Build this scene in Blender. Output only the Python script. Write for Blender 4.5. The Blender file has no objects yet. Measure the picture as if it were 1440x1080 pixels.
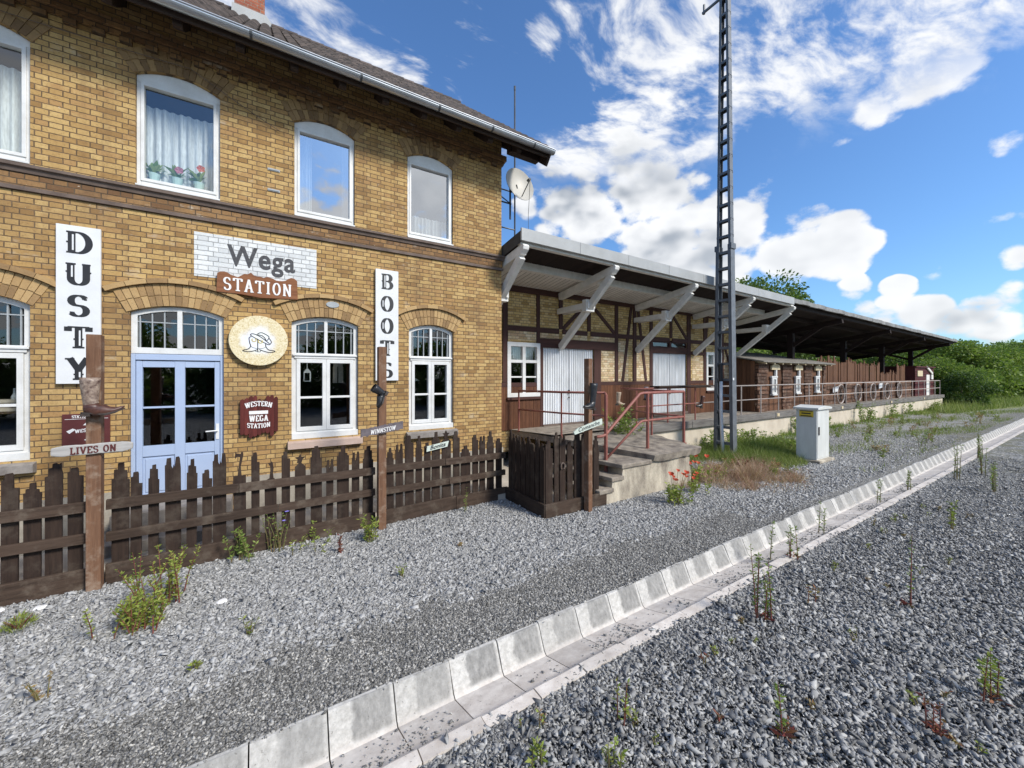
import bpy, math, random
import numpy as np
from math import sin, cos, pi, radians, sqrt, atan2, hypot
from mathutils import Vector, Matrix

R = random.Random(7)
scene = bpy.context.scene
COL = scene.collection

# ------------------------------------------------------------------ helpers
class MB:
    def __init__(s): s.v = []; s.f = []
    def add(s, vs, fs):
        o = len(s.v); s.v += [tuple(p) for p in vs]; s.f += [tuple(i + o for i in f) for f in fs]; return s
    def box(s, x0, x1, y0, y1, z0, z1):
        return s.add([(x0,y0,z0),(x1,y0,z0),(x1,y1,z0),(x0,y1,z0),(x0,y0,z1),(x1,y0,z1),(x1,y1,z1),(x0,y1,z1)],
                     [(0,3,2,1),(4,5,6,7),(0,1,5,4),(1,2,6,5),(2,3,7,6),(3,0,4,7)])
    def quad(s, a, b, c, d): return s.add([a,b,c,d], [(0,1,2,3)])
    def bar(s, a, b, w, h, up=(0,0,1)):
        """box beam from a to b, w across, h along up"""
        a, b = Vector(a), Vector(b); d = (b - a).normalized(); u = Vector(up)
        x = d.cross(u)
        if x.length < 1e-4: x = d.cross(Vector((0,1,0)))
        x.normalize(); u = x.cross(d)
        x *= w/2; u *= h/2
        vs = [a-x-u, a+x-u, a+x+u, a-x+u, b-x-u, b+x-u, b+x+u, b-x+u]
        return s.add(vs, [(0,1,2,3),(7,6,5,4),(0,4,5,1),(1,5,6,2),(2,6,7,3),(3,7,4,0)])
    def prism(s, poly, fn):
        """poly: 2D pts; fn(u,v,t)->xyz with t 0 front, 1 back"""
        n = len(poly); vs = [fn(u,v,0) for u,v in poly] + [fn(u,v,1) for u,v in poly]
        fs = [tuple(range(n)), tuple(range(2*n-1, n-1, -1))]
        fs += [(i, n+i, n+(i+1)%n, (i+1)%n) for i in range(n)]
        return s.add(vs, fs)
    def ring(s, outer, inner, fn):
        n = len(outer); vs = [fn(u,v,0) for u,v in outer]+[fn(u,v,0) for u,v in inner]+[fn(u,v,1) for u,v in outer]+[fn(u,v,1) for u,v in inner]
        fs = []
        for i in range(n):
            j = (i+1)%n
            fs += [(i,j,n+j,n+i), (2*n+j,2*n+i,3*n+i,3*n+j), (j,i,2*n+i,2*n+j), (n+i,n+j,3*n+j,3*n+i)]
        return s.add(vs, fs)
    def tube(s, pts, r, n=8, cap=True):
        pts = [Vector(p) for p in pts]; rs = r if isinstance(r, (list,tuple)) else [r]*len(pts)
        vs = []; fs = []; up = None
        for i, p in enumerate(pts):
            d = (pts[min(i+1,len(pts)-1)] - pts[max(i-1,0)]).normalized()
            if up is None:
                up = d.orthogonal().normalized()
            x = d.cross(up)
            if x.length < 1e-5: x = d.orthogonal()
            x.normalize(); up = x.cross(d).normalized()
            for k in range(n):
                a = 2*pi*k/n; vs.append(p + (x*cos(a) + up*sin(a))*rs[i])
        for i in range(len(pts)-1):
            for k in range(n):
                k2 = (k+1)%n; fs.append((i*n+k, i*n+k2, (i+1)*n+k2, (i+1)*n+k))
        if cap: fs += [tuple(range(n-1,-1,-1)), tuple(range((len(pts)-1)*n, len(pts)*n))]
        return s.add(vs, fs)
    def loft(s, rings, cap=True):
        n = len(rings[0]); vs = [p for r in rings for p in r]; fs = []
        for i in range(len(rings)-1):
            for k in range(n):
                k2 = (k+1)%n; fs.append((i*n+k, i*n+k2, (i+1)*n+k2, (i+1)*n+k))
        if cap: fs += [tuple(range(n-1,-1,-1)), tuple(range((len(rings)-1)*n, len(rings)*n))]
        return s.add(vs, fs)
    def xf(s, M):
        s.v = [tuple(M @ Vector(p)) for p in s.v]; return s
    def build(s, name, mat, parent=None, smooth=False, origin=None, bevel=0):
        me = bpy.data.meshes.new(name)
        o0 = Vector(origin) if origin is not None else Vector((0,0,0))
        if parent is not None and origin is None:
            o0 = wloc(parent)
        me.from_pydata([tuple(Vector(p)-o0) for p in s.v], [], s.f)
        me.materials.append(mat)
        if smooth: me.shade_smooth()
        me.update()
        o = bpy.data.objects.new(name, me); COL.objects.link(o)
        if parent is not None: o.parent = parent
        else: o.location = o0
        if bevel:
            b = o.modifiers.new('bevel','BEVEL'); b.width = bevel; b.segments = 2; b.limit_method = 'ANGLE'
        return o

def wloc(o):
    v = Vector((0,0,0))
    while o is not None: v = v + Vector(o.location); o = o.parent
    return v

def empty(name, loc, label, cat, group=None):
    o = bpy.data.objects.new(name, None); COL.objects.link(o); o.location = loc
    o.empty_display_size = .2
    return tag(o, label, cat, group)
def tag(o, label, cat, group=None):
    o['label'] = label; o['category'] = cat
    if group: o['group'] = group
    return o
def struct(o, label=None, cat=None):
    o['kind'] = 'structure'
    if label: o['label'] = label
    if cat: o['category'] = cat
    return o
def copy_tree(o, parent=None):
    c = o.copy(); COL.objects.link(c)
    if parent is not None: c.parent = parent
    for ch in o.children: copy_tree(ch, c)
    return c
def np_mesh(name, mat, V, quads, parent=None, loc=None, smooth=False, attr=None):
    V = np.asarray(V, np.float32); Q = np.asarray(quads, np.int32); k = Q.shape[1]
    me = bpy.data.meshes.new(name)
    me.vertices.add(len(V)); me.vertices.foreach_set('co', V.ravel())
    me.loops.add(Q.size); me.loops.foreach_set('vertex_index', Q.ravel())
    me.polygons.add(len(Q)); me.polygons.foreach_set('loop_start', np.arange(0, Q.size, k, dtype=np.int32))
    me.polygons.foreach_set('loop_total', np.full(len(Q), k, np.int32))
    me.update(calc_edges=True); me.validate()
    me.materials.append(mat)
    if smooth: me.shade_smooth()
    o = bpy.data.objects.new(name, me); COL.objects.link(o)
    if parent is not None: o.parent = parent
    if loc is not None: o.location = loc
    return o

# ------------------------------------------------------------------ materials
class NT:
    def __init__(s, tree): s.t = tree; s.n = tree.nodes; s.l = tree.links
    def node(s, typ, **kw):
        n = s.n.new(typ)
        for k, v in kw.items():
            if k == 'ins':
                for i, val in v.items(): s.set(n.inputs[i], val)
            else: setattr(n, k, v)
        return n
    def set(s, sock, val):
        if isinstance(val, bpy.types.NodeSocket): s.l.new(val, sock)
        else: sock.default_value = val
    def math(s, op, a, b=0.0, c=None, clamp=False):
        n = s.n.new('ShaderNodeMath'); n.operation = op; n.use_clamp = clamp
        s.set(n.inputs[0], a); s.set(n.inputs[1], b)
        if c is not None: s.set(n.inputs[2], c)
        return n.outputs[0]
    def vmath(s, op, a, b=(0,0,0)):
        n = s.n.new('ShaderNodeVectorMath'); n.operation = op
        s.set(n.inputs[0], a)
        if op == 'SCALE': s.set(n.inputs['Scale'], b)
        else: s.set(n.inputs[1], b)
        return n.outputs['Value'] if op in ('DOT_PRODUCT','LENGTH') else n.outputs[0]
    def mix(s, f, a, b, blend='MIX'):
        n = s.n.new('ShaderNodeMix'); n.data_type = 'RGBA'; n.blend_type = blend
        s.set(n.inputs[0], f); s.set(n.inputs[6], a); s.set(n.inputs[7], b); return n.outputs[2]
    def ramp(s, f, stops, interp='LINEAR'):
        n = s.n.new('ShaderNodeValToRGB'); cr = n.color_ramp; cr.interpolation = interp
        while len(cr.elements) < len(stops): cr.elements.new(.5)
        for e, (p, c) in zip(cr.elements, stops):
            e.position = p; e.color = c4(c)
        s.set(n.inputs[0], f); return n.outputs[0]
    def noise(s, vec, scale, detail=4, rough=.55, out=0):
        n = s.n.new('ShaderNodeTexNoise'); s.set(n.inputs['Vector'], vec)
        n.inputs['Scale'].default_value = scale; n.inputs['Detail'].default_value = detail; n.inputs['Roughness'].default_value = rough
        return n.outputs[out]
    def voro(s, vec, scale, feature='F1', out=0, rnd=1):
        n = s.n.new('ShaderNodeTexVoronoi'); n.feature = feature; s.set(n.inputs['Vector'], vec); n.inputs['Scale'].default_value = scale
        n.inputs['Randomness'].default_value = rnd
        return n.outputs[out]
    def smooth(s, v, a, b, lo=0., hi=1.):
        n = s.n.new('ShaderNodeMapRange'); n.interpolation_type = 'SMOOTHSTEP'
        s.set(n.inputs[0], v); s.set(n.inputs[1], a); s.set(n.inputs[2], b); s.set(n.inputs[3], lo); s.set(n.inputs[4], hi); return n.outputs[0]
    def bump(s, h, strength=.4, dist=.01):
        n = s.n.new('ShaderNodeBump'); n.inputs['Strength'].default_value = strength; n.inputs['Distance'].default_value = dist
        s.set(n.inputs['Height'], h); return n.outputs[0]
    def mapping(s, vec, scale=(1,1,1), loc=(0,0,0), rot=(0,0,0)):
        n = s.n.new('ShaderNodeMapping'); s.set(n.inputs[0], vec); n.inputs['Scale'].default_value = scale; n.inputs['Location'].default_value = loc; n.inputs['Rotation'].default_value = rot
        return n.outputs[0]
def c4(c):
    if isinstance(c, (int,float)): return (c,c,c,1)
    return tuple(c) if len(c) == 4 else (*c, 1)

def new_mat(name):
    m = bpy.data.materials.new(name); m.use_nodes = True
    t = NT(m.node_tree); p = t.n['Principled BSDF']
    return m, t, p
def pos(t): return t.node('ShaderNodeNewGeometry').outputs['Position']
def obj(t): return t.node('ShaderNodeTexCoord').outputs['Object']
def island(t): return t.node('ShaderNodeNewGeometry').outputs['Random Per Island']

def plain(name, a, b=None, scale=6, rough=.6, bump=.15, bd=.005, metal=0, stretch=(1,1,1), isl=0, fine=60, spec=.5, local=False):
    """two-tone noisy surface"""
    m, t, p = new_mat(name)
    b = b or tuple(x*.75 for x in a)
    v = t.mapping(obj(t) if local else pos(t), stretch)
    n1 = t.noise(v, scale, 6, .6)
    n2 = t.noise(v, fine, 3, .6)
    f = t.math('ADD', t.math('MULTIPLY', n1, .75), t.math('MULTIPLY', n2, .25))
    col = t.ramp(f, [(.34, b), (.66, a)])
    if isl:
        col = t.mix(1, col, t.ramp(island(t), [(0, 1-isl), (1, 1+isl*.6)]), 'MULTIPLY')
    t.set(p.inputs['Base Color'], col); p.inputs['Roughness'].default_value = rough; p.inputs['Metallic'].default_value = metal
    p.inputs['Specular IOR Level'].default_value = spec
    if bump: t.set(p.inputs['Normal'], t.bump(f, bump, bd))
    return m

def wood(name, a, b, axis='z', rough=.75, isl=.3, knots=True, bump=.5, grey=None, spec=.25):
    m, t, p = new_mat(name)
    st = {'z': (9,9,.6), 'x': (.6,9,9), 'y': (9,.6,9)}[axis]
    P = pos(t); off = t.math('MULTIPLY', island(t), 37.0)
    v = t.vmath('ADD', t.mapping(P, st), t.node('ShaderNodeCombineXYZ', ins={0: off, 1: off, 2: off}).outputs[0])
    g = t.noise(v, 3.2, 7, .65)
    g2 = t.noise(v, 14, 4, .6)
    w = t.noise(P, 1.7, 4, .6)
    f = t.math('ADD', t.math('MULTIPLY', g, .6), t.math('ADD', t.math('MULTIPLY', g2, .25), t.math('MULTIPLY', w, .2)))
    col = t.ramp(f, [(.36, b), (.66, a)])
    if grey: col = t.mix(t.smooth(t.noise(P, 5, 5, .7), .48, .7), col, c4(grey))
    col = t.mix(1, col, t.ramp(island(t), [(0, 1-isl), (1, 1+isl*.5)]), 'MULTIPLY')
    t.set(p.inputs['Base Color'], col); p.inputs['Roughness'].default_value = rough; p.inputs['Specular IOR Level'].default_value = spec
    t.set(p.inputs['Normal'], t.bump(f, bump, .006))
    return m

HS = .84   # the house is drawn in brick modules and set down at this scale
def brick(name, tones, mortar, bw=.262*HS, rh=.0772*HS, ms=.0058, bump=.8, white=False, worn=.5, seed=0):
    m, t, p = new_mat(name)
    P = pos(t); sep = t.node('ShaderNodeSeparateXYZ', ins={0: P})
    u = t.math('ADD', sep.outputs[0], t.math('MULTIPLY', sep.outputs[1], 1.0))
    wob = t.noise(P, 9, 2, .5)
    z2 = t.math('ADD', sep.outputs[2], t.math('MULTIPLY_ADD', wob, .010, -.005))
    u2 = t.math('ADD', u, t.math('MULTIPLY_ADD', t.noise(P, 7, 2, .5), .012, seed*1.0))
    vec = t.node('ShaderNodeCombineXYZ', ins={0: u2, 1: z2}).outputs[0]
    b = t.node('ShaderNodeTexBrick', offset=.5, offset_frequency=2, squash=.5, squash_frequency=2,
               ins={'Vector': vec, 'Color1': (0,0,0,1), 'Color2': (1,1,1,1), 'Mortar': (.5,.5,.5,1), 'Scale': 1.0, 'Mortar Size': ms, 'Mortar Smooth': .35, 'Bias': 0.0, 'Brick Width': bw, 'Row Height': rh})
    rnd = b.outputs['Color']; fac = b.outputs['Fac']
    grain = t.noise(P, 55, 5, .65); blot = t.noise(P, 1.1, 5, .6); mid = t.noise(P, 14, 4, .6)
    k = t.math('ADD', rnd, t.math('MULTIPLY_ADD', mid, .5, -.25))
    n = len(tones)
    col = t.ramp(k, [((i+.3)/n, c) for i, c in enumerate(tones)])
    col = t.mix(t.math('MULTIPLY', t.smooth(grain, .48, .72), .45), col, c4(tuple(x*.6 for x in tones[0])))
    if worn: # soot and weathering patches with their own shape
        col = t.mix(t.math('MULTIPLY', t.smooth(blot, .47, .72), worn), col, (.13,.075,.045,1))
        col = t.mix(t.math('MULTIPLY', t.smooth(t.noise(P, 3.3, 6, .7), .62, .8), worn*.5), col, (.42,.34,.24,1))
        strk = t.smooth(t.noise(t.mapping(P, (7,7,.45)), 1.0, 5, .6), .50, .72)
        col = t.mix(t.math('MULTIPLY', strk, worn*.75), col, (.16,.095,.05,1))
        dampz = t.math('MULTIPLY', t.smooth(t.math('ADD', sep.outputs[2], t.math('MULTIPLY', blot, .9)), 1.35, .75), worn)
        col = t.mix(dampz, col, (.20,.14,.085,1))
        eff = t.math('MULTIPLY', t.smooth(t.noise(t.mapping(P, (1,1,2.2), (3.1,0,1.7)), 1.6, 6, .7), .60, .72), worn*1.1)
        col = t.mix(eff, col, (.50,.44,.35,1))
    # chipped white flakes
    fl = t.math('MULTIPLY', t.smooth(t.noise(P, 21, 3, .5), .73, .77), .55 if not white else 0)
    col = t.mix(fl, col, (.62,.54,.42,1))
    mor = t.mix(t.smooth(mid, .35, .65), c4(mortar), c4(tuple(x*.6 for x in mortar)))
    col = t.mix(fac, col, mor)
    t.set(p.inputs['Base Color'], col); p.inputs['Roughness'].default_value = .85; p.inputs['Specular IOR Level'].default_value = .25
    h = t.math('SUBTRACT', t.math('ADD', t.math('MULTIPLY', grain, .35), t.math('MULTIPLY', rnd, .25)), fac)
    t.set(p.inputs['Normal'], t.bump(h, bump, .009))
    return m

def island_brick(name, tones):
    m, t, p = new_mat(name)
    P = pos(t); g = t.noise(P, 45, 5, .65); k = t.math('ADD', island(t), t.math('MULTIPLY_ADD', t.noise(P, 12, 3), .5, -.25))
    n = len(tones)
    col = t.ramp(k, [((i+.3)/n, c) for i, c in enumerate(tones)])
    col = t.mix(t.math('MULTIPLY', t.smooth(g, .5, .75), .35), col, (.12,.07,.04,1))
    t.set(p.inputs['Base Color'], col); p.inputs['Roughness'].default_value = .85
    t.set(p.inputs['Normal'], t.bump(g, .6, .006)); return m

def leafy(name, stops, rough=.55, trans=.35):
    m, t, p = new_mat(name)
    k = t.math('ADD', t.math('MULTIPLY', island(t), .55), t.math('MULTIPLY', t.noise(pos(t), 1.4, 3), .5))
    col = t.ramp(k, stops)
    t.set(p.inputs['Base Color'], col); p.inputs['Roughness'].default_value = rough; p.inputs['Specular IOR Level'].default_value = .3
    tr = t.node('ShaderNodeBsdfTranslucent'); t.set(tr.inputs[0], t.mix(.4, col, (.25,.4,.04,1)))
    mx = t.node('ShaderNodeMixShader'); mx.inputs[0].default_value = trans
    t.l.new(p.outputs[0], mx.inputs[1]); t.l.new(tr.outputs[0], mx.inputs[2])
    t.l.new(mx.outputs[0], t.n['Material Output'].inputs[0]); return m

def glass_mat(name, ior=1.75, tint=(.9,.95,.95)):
    m, t, p = new_mat(name)
    r0 = ((ior-1)/(ior+1))**2; lw = t.node('ShaderNodeLayerWeight').outputs['Facing']
    fres = t.math('MULTIPLY_ADD', t.math('POWER', lw, 5.0), 1-r0, r0)
    wav = t.bump(t.noise(pos(t), 2.2, 2, .4), .06, .02)
    gl = t.node('ShaderNodeBsdfGlossy'); gl.inputs['Roughness'].default_value = .012; gl.inputs[0].default_value = (.95,.97,1,1)
    t.set(gl.inputs['Normal'], wav)
    tr = t.node('ShaderNodeBsdfTransparent'); tr.inputs[0].default_value = c4(tint)
    mx = t.node('ShaderNodeMixShader'); t.set(mx.inputs[0], fres)
    t.l.new(tr.outputs[0], mx.inputs[1]); t.l.new(gl.outputs[0], mx.inputs[2])
    t.l.new(mx.outputs[0], t.n['Material Output'].inputs[0]); return m

YEL = [(.285,.165,.062),(.375,.228,.086),(.42,.262,.10),(.455,.292,.114),(.485,.318,.127),(.53,.36,.15),(.39,.232,.094)]
PALE = [(.48,.34,.18),(.60,.46,.26),(.68,.55,.34),(.74,.62,.42),(.56,.38,.22)]
M = {}
M['brick'] = brick('yellow_brick', YEL, (.17,.113,.066), worn=.40)
M['brick_shed'] = brick('shed_brick', [(.36,.235,.09),(.50,.335,.125),(.58,.41,.17),(.64,.475,.23)], (.2,.15,.1), seed=.37, worn=.22)
M['brick_pale'] = brick('pale_brick', PALE, (.33,.25,.17), seed=.71, worn=.15)
M['brick_brown'] = brick('brown_frieze_brick', [(.16,.085,.04),(.25,.14,.06),(.33,.19,.08),(.2,.11,.05)], (.12,.085,.055), seed=.19, worn=.7)
M['arch'] = island_brick('arch_brick', [(.24,.145,.063),(.33,.205,.09),(.40,.255,.11),(.44,.29,.13)])
M['arch_dark'] = island_brick('arch_brick_dark', [(.17,.10,.045),(.24,.145,.064),(.32,.20,.088)])
M['chimney'] = brick('red_brick', [(.22,.06,.035),(.32,.095,.05),(.40,.14,.075),(.27,.08,.05)], (.35,.28,.22), worn=.3)
M['whitebrick'] = brick('white_painted_brick', [(.62,.63,.62),(.68,.685,.675),(.72,.725,.71),(.57,.58,.575)], (.47,.475,.47), ms=.005, white=True, worn=0, bump=.9)
M['plaster'] = plain('grey_plinth', (.42,.38,.31), (.26,.23,.19), 5)
M['white'] = plain('white_window_paint', (.73,.73,.715), (.58,.575,.55), 5, .35, .03)
M['whiteold'] = plain('weathered_white_timber', (.80,.78,.74), (.62,.60,.55), 7, .6, .25, stretch=(1,1,1))
M['signwhite'] = plain('sign_white', (.71,.715,.715), (.63,.635,.635), 5, .5, .05)
M['black'] = plain('sign_black', (.012,.012,.014), (.02,.02,.022), 5, .5, .0)
M['blackpaint'] = plain('worn_black_paint', (.03,.03,.033), (.075,.075,.08), 26, .7, .1)
M['letterwhite'] = plain('letter_white', (.82,.80,.78), (.72,.70,.68), 30, .6, .1)
M['blue'] = plain('blue_door_paint', (.39,.475,.635), (.355,.435,.595), 3, .35, .03)
M['sill_stone'] = plain('grey_sill_stone', (.30,.27,.24), (.17,.15,.135), 9, .85, .4)
M['sill_pink'] = plain('pinkish_sill_tile', (.52,.39,.32), (.42,.31,.25), 7, .7, .15)
M['cornice'] = plain('brown_cornice_stone', (.17,.125,.10), (.085,.06,.048), 5, .85, .4)
M['zinc'] = plain('zinc_gutter', (.52,.54,.56), (.36,.38,.40), 3, .38, .05, metal=.85, stretch=(1,6,6))
M['tile'] = plain('brown_roof_tile', (.105,.078,.066), (.042,.031,.027), 9, .75, .25, isl=.55)
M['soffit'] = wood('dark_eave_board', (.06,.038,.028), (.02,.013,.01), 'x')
M['post'] = wood('brown_stained_post', (.235,.125,.072), (.105,.052,.03), 'z', isl=.15, grey=(.30,.215,.155))
M['picket'] = wood('dark_creosoted_picket', (.050,.031,.022), (.015,.009,.007), 'z', isl=.5, grey=(.065,.048,.036))
M['rail'] = wood('dark_creosoted_rail', (.085,.056,.040), (.03,.019,.013), 'x', isl=.25, grey=(.115,.088,.066))
M['raily'] = wood('dark_creosoted_rail_side', (.06,.04,.03), (.02,.013,.010), 'y', isl=.2, grey=(.08,.06,.046))
M['iron'] = plain('rusty_iron', (.055,.040,.032), (.022,.016,.014), 30, .7, .3)
M['timber'] = wood('oxblood_timber', (.088,.036,.027), (.037,.016,.013), 'z', isl=.15, spec=.35)
M['timberx'] = wood('oxblood_timber_rail', (.088,.036,.027), (.037,.016,.013), 'x', isl=.15, spec=.35)
M['wainscot'] = wood('brown_wainscot_board', (.165,.07,.034), (.06,.024,.014), 'z', isl=.3)
M['corru'] = plain('grey_white_corrugated_door', (.74,.76,.78), (.53,.54,.54), 2.2, .5, .05, stretch=(2.5,2.5,.5))
M['soffitwhite'] = plain('white_soffit_board', (.80,.77,.72), (.66,.63,.58), 4, .6, .1, isl=.12)
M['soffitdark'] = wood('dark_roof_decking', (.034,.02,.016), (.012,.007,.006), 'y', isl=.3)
M['fascia'] = plain('pale_grey_fascia', (.39,.395,.39), (.31,.315,.31), 3, .55, .1)
M['fasciadark'] = plain('weathered_grey_roof_edge', (.30,.30,.29), (.13,.13,.125), 4, .8, .3)
M['felt'] = plain('roofing_felt', (.06,.06,.06), (.03,.03,.03), 5, .9, .3)
M['concrete'] = plain('old_concrete', (.60,.53,.41), (.17,.14,.11), 3.2, .9, .8, .015, stretch=(1.3,1,.5))
M['slab'] = plain('stained_slab_concrete', (.36,.31,.245), (.11,.09,.075), 6, .9, .6, .01)
M['coping'] = plain('grey_coping_beam', (.21,.195,.175), (.085,.075,.068), 6, .85, .4, stretch=(.4,1,3))
M['platwall'] = plain('cream_platform_wall', (.66,.58,.46), (.47,.40,.31), 2.2, .85, .3, stretch=(1,1,.6))
M['redrail'] = plain('faded_red_rail_paint', (.32,.115,.085), (.20,.065,.05), 9, .6, .15)
M['greyrail'] = plain('weathered_grey_rail', (.50,.44,.40), (.33,.28,.25), 9, .7, .15)
M['mast'] = plain('blue_grey_mast_paint', (.155,.167,.182), (.10,.109,.12), 6, .5, .08)
M['cabinet'] = plain('pale_grey_cabinet', (.70,.71,.675), (.55,.555,.52), 2.5, .5, .06, stretch=(2.2,2.2,.5))
M['yellow'] = plain('yellow_warning', (.72,.52,.04), (.66,.46,.03), 10, .5, 0)
M['dish'] = plain('satellite_dish', (.50,.48,.43), (.44,.42,.38), 3, .5, .05)
M['steel'] = plain('dark_steel', (.10,.11,.12), (.06,.065,.07), 8, .5, .05, metal=.4)
M['logsiding'] = wood('brown_log_siding', (.20,.105,.065), (.055,.028,.019), 'x', isl=.6, grey=(.27,.19,.14))
M['palisade'] = wood('red_brown_palisade', (.185,.09,.047), (.07,.032,.019), 'z', isl=.4)
M['oxblood'] = wood('dark_red_siding', (.12,.03,.03), (.05,.013,.014), 'x', isl=.2)
M['hutroof'] = plain('grey_felt_hut_roof', (.24,.22,.19), (.13,.12,.105), 4, .9, .4)
M['cream'] = plain('cream_board', (.62,.52,.34), (.55,.45,.28), 6, .7, .05)
M['maroon'] = wood('maroon_sign_board', (.135,.030,.024), (.065,.014,.012), 'z', isl=.3)
M['maroonflat'] = plain('maroon_metal_sign', (.115,.026,.024), (.085,.02,.018), 6, .45, .04)
M['signbrown'] = wood('carved_brown_sign', (.27,.115,.052), (.15,.055,.026), 'x', isl=.1)
M['greywood'] = wood('silvered_driftwood', (.52,.50,.47), (.30,.285,.27), 'x', isl=.1)
M['mauvewood'] = plain('mauve_grey_sign', (.17,.145,.155), (.085,.07,.078), 14, .8, .3)
M['palegreen'] = plain('pale_mint_sign', (.60,.66,.58), (.48,.54,.47), 12, .7, .15)
M['leather_brown'] = plain('brown_leather', (.11,.045,.03), (.045,.018,.014), 16, .42, .35, local=True)
M['leather_snake'] = plain('patterned_leather', (.40,.31,.24), (.045,.014,.011), 22, .45, .4, local=True)
M['leather_black'] = plain('black_leather', (.030,.030,.033), (.012,.012,.013), 20, .38, .3, local=True)
M['leather_tan'] = plain('tan_leather', (.42,.33,.24), (.24,.17,.12), 18, .6, .3, local=True)
M['leather_grey'] = plain('grey_leather', (.20,.21,.24), (.09,.09,.11), 18, .6, .3, local=True)
M['terrace'] = plain('pale_terrace_paving', (.52,.46,.38), (.36,.32,.27), 3, .85, .2)
M['stem'] = plain('plant_stem', (.12,.16,.05), (.16,.08,.04), 8, .6, 0, local=True)
M['stemred'] = plain('red_weed_stem', (.22,.05,.045), (.12,.06,.035), 8, .6, 0, local=True)
M['bark'] = plain('tree_bark', (.11,.085,.06), (.05,.04,.03), 8, .9, .5, local=True)
M['dryleaf'] = leafy('dry_leaf', [(.2,(.30,.19,.08)),(.5,(.42,.30,.12)),(.8,(.30,.10,.06))])
M['weed'] = leafy('weed_leaf', [(.2,(.10,.165,.03)),(.5,(.19,.275,.055)),(.8,(.30,.36,.10))])
M['weed2'] = leafy('yellow_green_leaf', [(.2,(.16,.22,.035)),(.5,(.27,.34,.06)),(.8,(.38,.40,.10))])
M['redleaf'] = leafy('red_leaf', [(.2,(.10,.018,.025)),(.5,(.17,.04,.035)),(.8,(.26,.11,.055))], trans=.2)
M['treeleaf'] = leafy('tree_leaf', [(.2,(.03,.065,.013)),(.5,(.085,.145,.027)),(.8,(.18,.245,.052))], trans=.3)
M['treeleaf2'] = leafy('light_tree_leaf', [(.2,(.06,.11,.018)),(.5,(.145,.22,.038)),(.8,(.28,.34,.08))], trans=.35)
M['bushleaf'] = leafy('dark_bush_leaf', [(.2,(.016,.042,.012)),(.5,(.035,.08,.018)),(.8,(.075,.13,.03))], trans=.25)
M['grassleaf'] = leafy('meadow_grass', [(.15,(.12,.17,.035)),(.5,(.22,.27,.07)),(.85,(.36,.36,.15))], trans=.3)
M['greengrass'] = leafy('green_grass', [(.15,(.08,.13,.025)),(.5,(.15,.22,.045)),(.85,(.26,.31,.08))], trans=.3)
M['redgrass'] = leafy('red_brown_dry_grass', [(.12,(.20,.07,.06)),(.40,(.42,.22,.17)),(.62,(.52,.36,.25)),(.85,(.62,.50,.34))], trans=.3)
M['poppy'] = leafy('poppy_petal', [(.2,(.50,.035,.018)),(.5,(.66,.075,.04)),(.8,(.74,.15,.08))], trans=.35)
M['pink'] = plain('pink_petal', (.45,.16,.19), (.36,.1,.13), 10, .5, 0)
M['blueflower'] = plain('violet_petal', (.22,.2,.6), (.2,.16,.5), 10, .5, 0)
M['pot'] = plain('pale_green_pot', (.5,.62,.56), (.42,.54,.48), 8, .4, 0)
M['glass'] = glass_mat('window_glass', 1.9)
M['glassup'] = glass_mat('upper_window_glass', 6.0)
M['glasscurt'] = glass_mat('curtained_window_glass', 2.1)
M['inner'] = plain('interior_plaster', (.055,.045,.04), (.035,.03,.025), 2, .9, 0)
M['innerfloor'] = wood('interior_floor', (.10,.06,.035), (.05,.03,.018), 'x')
M['lead'] = plain('grey_glazing_bar', (.36,.38,.39), (.28,.30,.31), 8, .5, 0)
M['handle'] = plain('white_metal_handle', (.75,.75,.74), (.7,.7,.69), 8, .3, 0)
M['antler'] = plain('antler_bone', (.55,.47,.38), (.4,.33,.26), 14, .6, .1)
M['gold'] = plain('horseshoe_gold', (.55,.45,.16), (.45,.36,.12), 14, .6, 0)
# sheer curtain
m, t, p = new_mat('sheer_curtain'); P = pos(t)
f = t.noise(t.mapping(P, (14,14,.5)), 1.6, 4, .6)
t.set(p.inputs['Base Color'], t.ramp(f, [(.35,(.55,.555,.555)),(.65,(.86,.865,.855))])); p.inputs['Roughness'].default_value = .9
tr = t.node('ShaderNodeBsdfTransparent'); mx = t.node('ShaderNodeMixShader')
t.set(mx.inputs[0], t.smooth(t.noise(t.mapping(P,(20,20,3)), 4, 3), .35, .65, .06, .22))
t.l.new(p.outputs[0], mx.inputs[1]); t.l.new(tr.outputs[0], mx.inputs[2]); t.l.new(mx.outputs[0], t.n['Material Output'].inputs[0])
M['curtain'] = m

# round sign face: sandy speckled rim, whitish middle (painted)
m, t, p = new_mat('round_sign_paint'); P = pos(t)
d = t.vmath('LENGTH', t.vmath('SUBTRACT', P, (-.0924, 6.47, 2.587)))
rim = t.smooth(t.math('ADD', d, t.math('MULTIPLY_ADD', t.noise(P, 9, 3), .16, -.08)), .135, .25)
spk = t.noise(P, 60, 3, .7)
sand = t.ramp(spk, [(.30,(.42,.31,.13)),(.45,(.66,.55,.32)),(.65,(.76,.69,.50))])
mid = t.ramp(t.noise(P, 6, 3), [(.4,(.70,.72,.80)),(.6,(.78,.80,.76))])
t.set(p.inputs['Base Color'], t.mix(rim, mid, sand)); p.inputs['Roughness'].default_value = .6
M['roundsign'] = m

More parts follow.
